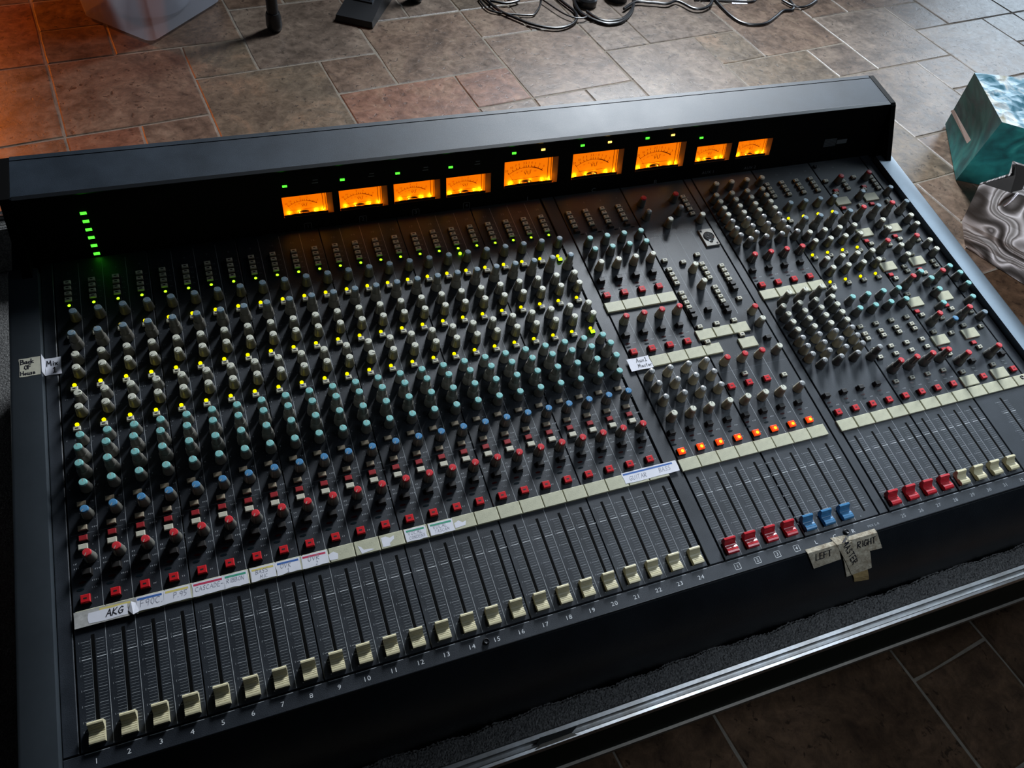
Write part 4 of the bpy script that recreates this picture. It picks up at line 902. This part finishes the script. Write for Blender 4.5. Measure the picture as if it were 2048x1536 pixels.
def bin_ring(z, off, rr=.03):
    P = []; base = Fp-(u1+u2)*off; L1, L2 = e1.length+2*off, e2.length+2*off
    cs = [(base, u2, u1), (base+u2*L2, -u2, u1), (base+u2*L2+u1*L1, -u2, -u1), (base+u1*L1, u2, -u1)]
    for ci, (c, a, b__) in enumerate(cs):
        o_ = c+a*rr+b__*rr; st_, en = (-b__, -a) if ci in (1, 3) else (-a, -b__)
        for q_ in range(5):
            t = q_/4*PI/2; v = st_*math.cos(t)+en*math.sin(t); P.append(o_+v*rr)
    return [(p.x, p.y, z) for p in P]
mb = MB(); rows = [bin_ring(.003, -.012), bin_ring(.012, 0), bin_ring(.16, .008), bin_ring(.32, .018), bin_ring(.325, .03)]
mb.grid(rows, close=True); mb.poly(rows[0][::-1]); put('box_wall', mb.mesh('box_wall', M['frost'], 1.0, smooth=True), bx_)
dr = empty('drum', 'pale blue grey round drum seen through the storage box wall', 'container'); dr.location = (.215, 2.93, .012)
mb = MB(); mb.lathe([(.10, 0), (.135, .006), (.148, .03), (.15, .15), (.145, .22), (.12, .23)], 40); put('drum_shell', mb.mesh('drum_shell', M['drum'], 1.0, smooth=True), dr)
# stand leg with rubber foot
def stand_leg(name, lab, x, y, R_, top, grp=None):
    s_ = empty(name, lab, 'stand', grp); s_.location = (x, y, 0)
    m1 = MB(); m1.lathe([(.017, .0), (.024, .006), (.027, .02), (.0255, .05), (.0225, .062)], 20); put('rubber_foot', m1.mesh('rubber_foot', M['rubber'], 1.0, smooth=True), s_)
    m1 = MB(); m1.tube([(0, 0, .05), tuple(Vector(top)*.5+Vector((0, 0, .025))), top], .019, 16); put('leg', m1.mesh('leg', M['rubber'], 1.0, smooth=True), s_)
    return s_
stand_leg('instrument_stand', 'black tubular stand leg ending in a black rubber foot', .574, 2.655, 0, (.01, .02, .9))
# pedal
pd = empty('foot_pedal', 'black wedge shaped foot pedal with a small switch on top', 'pedal'); pd.location = (.845, 2.622, 0); pd.rotation_euler = (0, 0, math.atan2(-.085, .109))
mb = MB(); w2 = .069
P = [(-w2, 0, .002), (w2, 0, .002), (w2, .33, .002), (-w2, .33, .002), (-w2+.003, .004, .022), (w2-.003, .004, .022), (w2-.012, .33, .075), (-w2+.012, .33, .075)]
n = len(mb.v); mb.v += P; mb.f += [(3,2,1,0),(4,5,6,7),(0,1,5,4),(1,2,6,5),(2,3,7,6),(3,0,4,7)]; mb.m += [0]*6
put('pedal_body', mb.mesh('pedal_body', M['rubber'], 1.0), pd)
def pz(y): return .022+(y-.004)*.1626
mb = MB()
for x0, x1, y0, y1, h, m_ in ((-.034, .034, .10, .20, .004, 0), (-.026, -.004, .112, .15, .007, 1), (.004, .026, .112, .15, .007, 0), (.034, .0365, .10, .19, .006, 1)):
    n = len(mb.v); mb.v += [(x0, y0, pz(y0)), (x1, y0, pz(y0)), (x1, y1, pz(y1)), (x0, y1, pz(y1)), (x0, y0, pz(y0)+h), (x1, y0, pz(y0)+h), (x1, y1, pz(y1)+h), (x0, y1, pz(y1)+h)]
    mb.f += [tuple(n+i for i in f) for f in ((4,5,6,7),(0,1,5,4),(1,2,6,5),(2,3,7,6),(3,0,4,7))]; mb.m += [m_]*5
put('switch', mb.mesh('switch', [M['body'], M['hood']], 1.0), pd)
stand_leg('second_stand_foot', 'black stand foot behind and right of the foot pedal', 1.125, 2.735, 0, (.08, .12, .5))
# cables
CAM = Vector((0, 0, 1.436))
def fl(px, py, z=.005):
    d = rt @ Vector(((px-1024)/1568.85, (py-768)/1568.85, 1)); s_ = (z-CAM.z)/d.z; p = CAM+d*s_; return (p.x, p.y, z)
def smooth(pts, k=5):
    out = []
    for i in range(len(pts)-1):
        p0, p1, p2, p3 = (Vector(pts[max(i-1, 0)]), Vector(pts[i]), Vector(pts[i+1]), Vector(pts[min(i+2, len(pts)-1)]))
        for q_ in range(k):
            t = q_/k; out.append(tuple(.5*((2*p1)+(p2-p0)*t+(2*p0-5*p1+4*p2-p3)*t*t+(3*p1-p0-3*p2+p3)*t**3)))
    return out+[tuple(pts[-1])]
CB = [([(1.5, -20), (2, 0), (80, 90), (180, 125), (340, 145), (530, 155), (580, 125), (620, 60), (635, 0), (640, -40)], 300, .0034, 'thin black cable looping lowest left of the cable tangle'),
      ([(20, -50), (75, 0), (200, 105), (340, 170), (500, 235), (660, 275), (800, 288), (910, 265), (980, 220), (1000, 165), (970, 110), (900, 55), (830, 0), (800, -30)], 300, .0052, 'black cable in the widest loop reaching nearest the console'),
      ([(640, -10), (800, 100), (900, 155), (1000, 185), (1080, 180), (1110, 165)], 300, .003, 'thin black cable running straight to the black connector'),
      ([(975, -30), (980, 0), (990, 60), (1040, 130), (1140, 190), (1260, 235), (1350, 245), (1460, 220), (1550, 130), (1580, 40), (1585, -30)], 300, .0068, 'thick black cable curved below the black connector'),
      ([(1100, 115), (1160, 160), (1260, 210), (1380, 215), (1480, 185), (1560, 100), (1590, 0), (1600, -30)], 300, .0058, 'thick black cable leaving the connector and turning up'),
      ([(1480, 90), (1600, 20), (1740, 25), (1800, 28), (1925, 38), (2010, 8), (2080, 30), (2190, 85), (2290, 88), (2360, 52), (2385, 0), (2390, -30)], 300, .0055, 'black cable with a shallow loop left of the paper'),
      ([(2400, -20), (2500, 90), (2600, 180), (2700, 235), (2820, 252), (2940, 235), (3040, 165), (3110, 110), (3200, 100), (3215, 60), (3180, 0), (3170, -30)], 300, .0052, 'black cable hanging in a long loop below the paper'),
      ([(3100, 0), (3200, 55), (3300, 72), (3380, 50), (3450, 0), (3460, -20)], 300, .0045, 'black cable in the small rightmost loop'),
      ([(110, 5), (260, 32), (380, 15), (400, -10), (300, -40)], 300, .005, 'black cable bunched at the top left of the tangle'),
      ([(2200, 0), (2400, 0), (2690, 14), (2800, 14), (2840, -20)], 300, .004, 'thin black cable crossing the white paper')]
for ci, (pts, off, rad, lab) in enumerate(CB):
    P3 = [fl(900+(x+off)/5.12, y/5.12, rad+.0005+.0035*(ci % 3)+(.004 if rad < .004 else 0)) for x, y in pts]
    mb = MB(); mb.tube(smooth(P3), rad, 8); o = put('cable', mb.mesh('cable', M['cable'], 1.0, smooth=True)); o['label'] = lab; o['category'] = 'cable'; o['group'] = 'black cables tangled on the tiles'
# black connector housings in the tangle
for (px, py, rr, hh, lab) in ((1172, 10, .040, .035, 'black round adaptor with white marks in the cable tangle'), (1232, -2, .045, .05, 'larger black plug box behind the round adaptor')):
    e_ = empty('power_adaptor', lab, 'adaptor'); p = fl(px, py, 0); e_.location = (p[0], p[1], 0)
    mb = MB(); mb.lathe([(rr*.92, .001), (rr, .006), (rr, hh*.8), (rr*.85, hh)], 20); put('housing', mb.mesh('housing', M['rubber'], 1.0, smooth=True), e_)
    mb = MB(); mb.box(-.012, .004, -.012, -.008, hh, hh+.001); mb.box(-.004, .010, -.001, .002, hh, hh+.001); put('marking', mb.mesh('marking', M['line'], 1.0), e_)
mb = MB(); q = [fl(1463, -6, .0012), fl(1492, -8, .0012), fl(1495, 8, .0012), fl(1464, 7.5, .0012)]; mb.poly([Vector(p) for p in q]); mb.poly([Vector(p)+Vector((0, 0, -.0006)) for p in q][::-1])
o = put('paper_sheet', mb.mesh('paper_sheet', M['paper'], 1.0)); o['label'] = 'small white sheet of paper lying on the tiles among the cables'; o['category'] = 'paper'
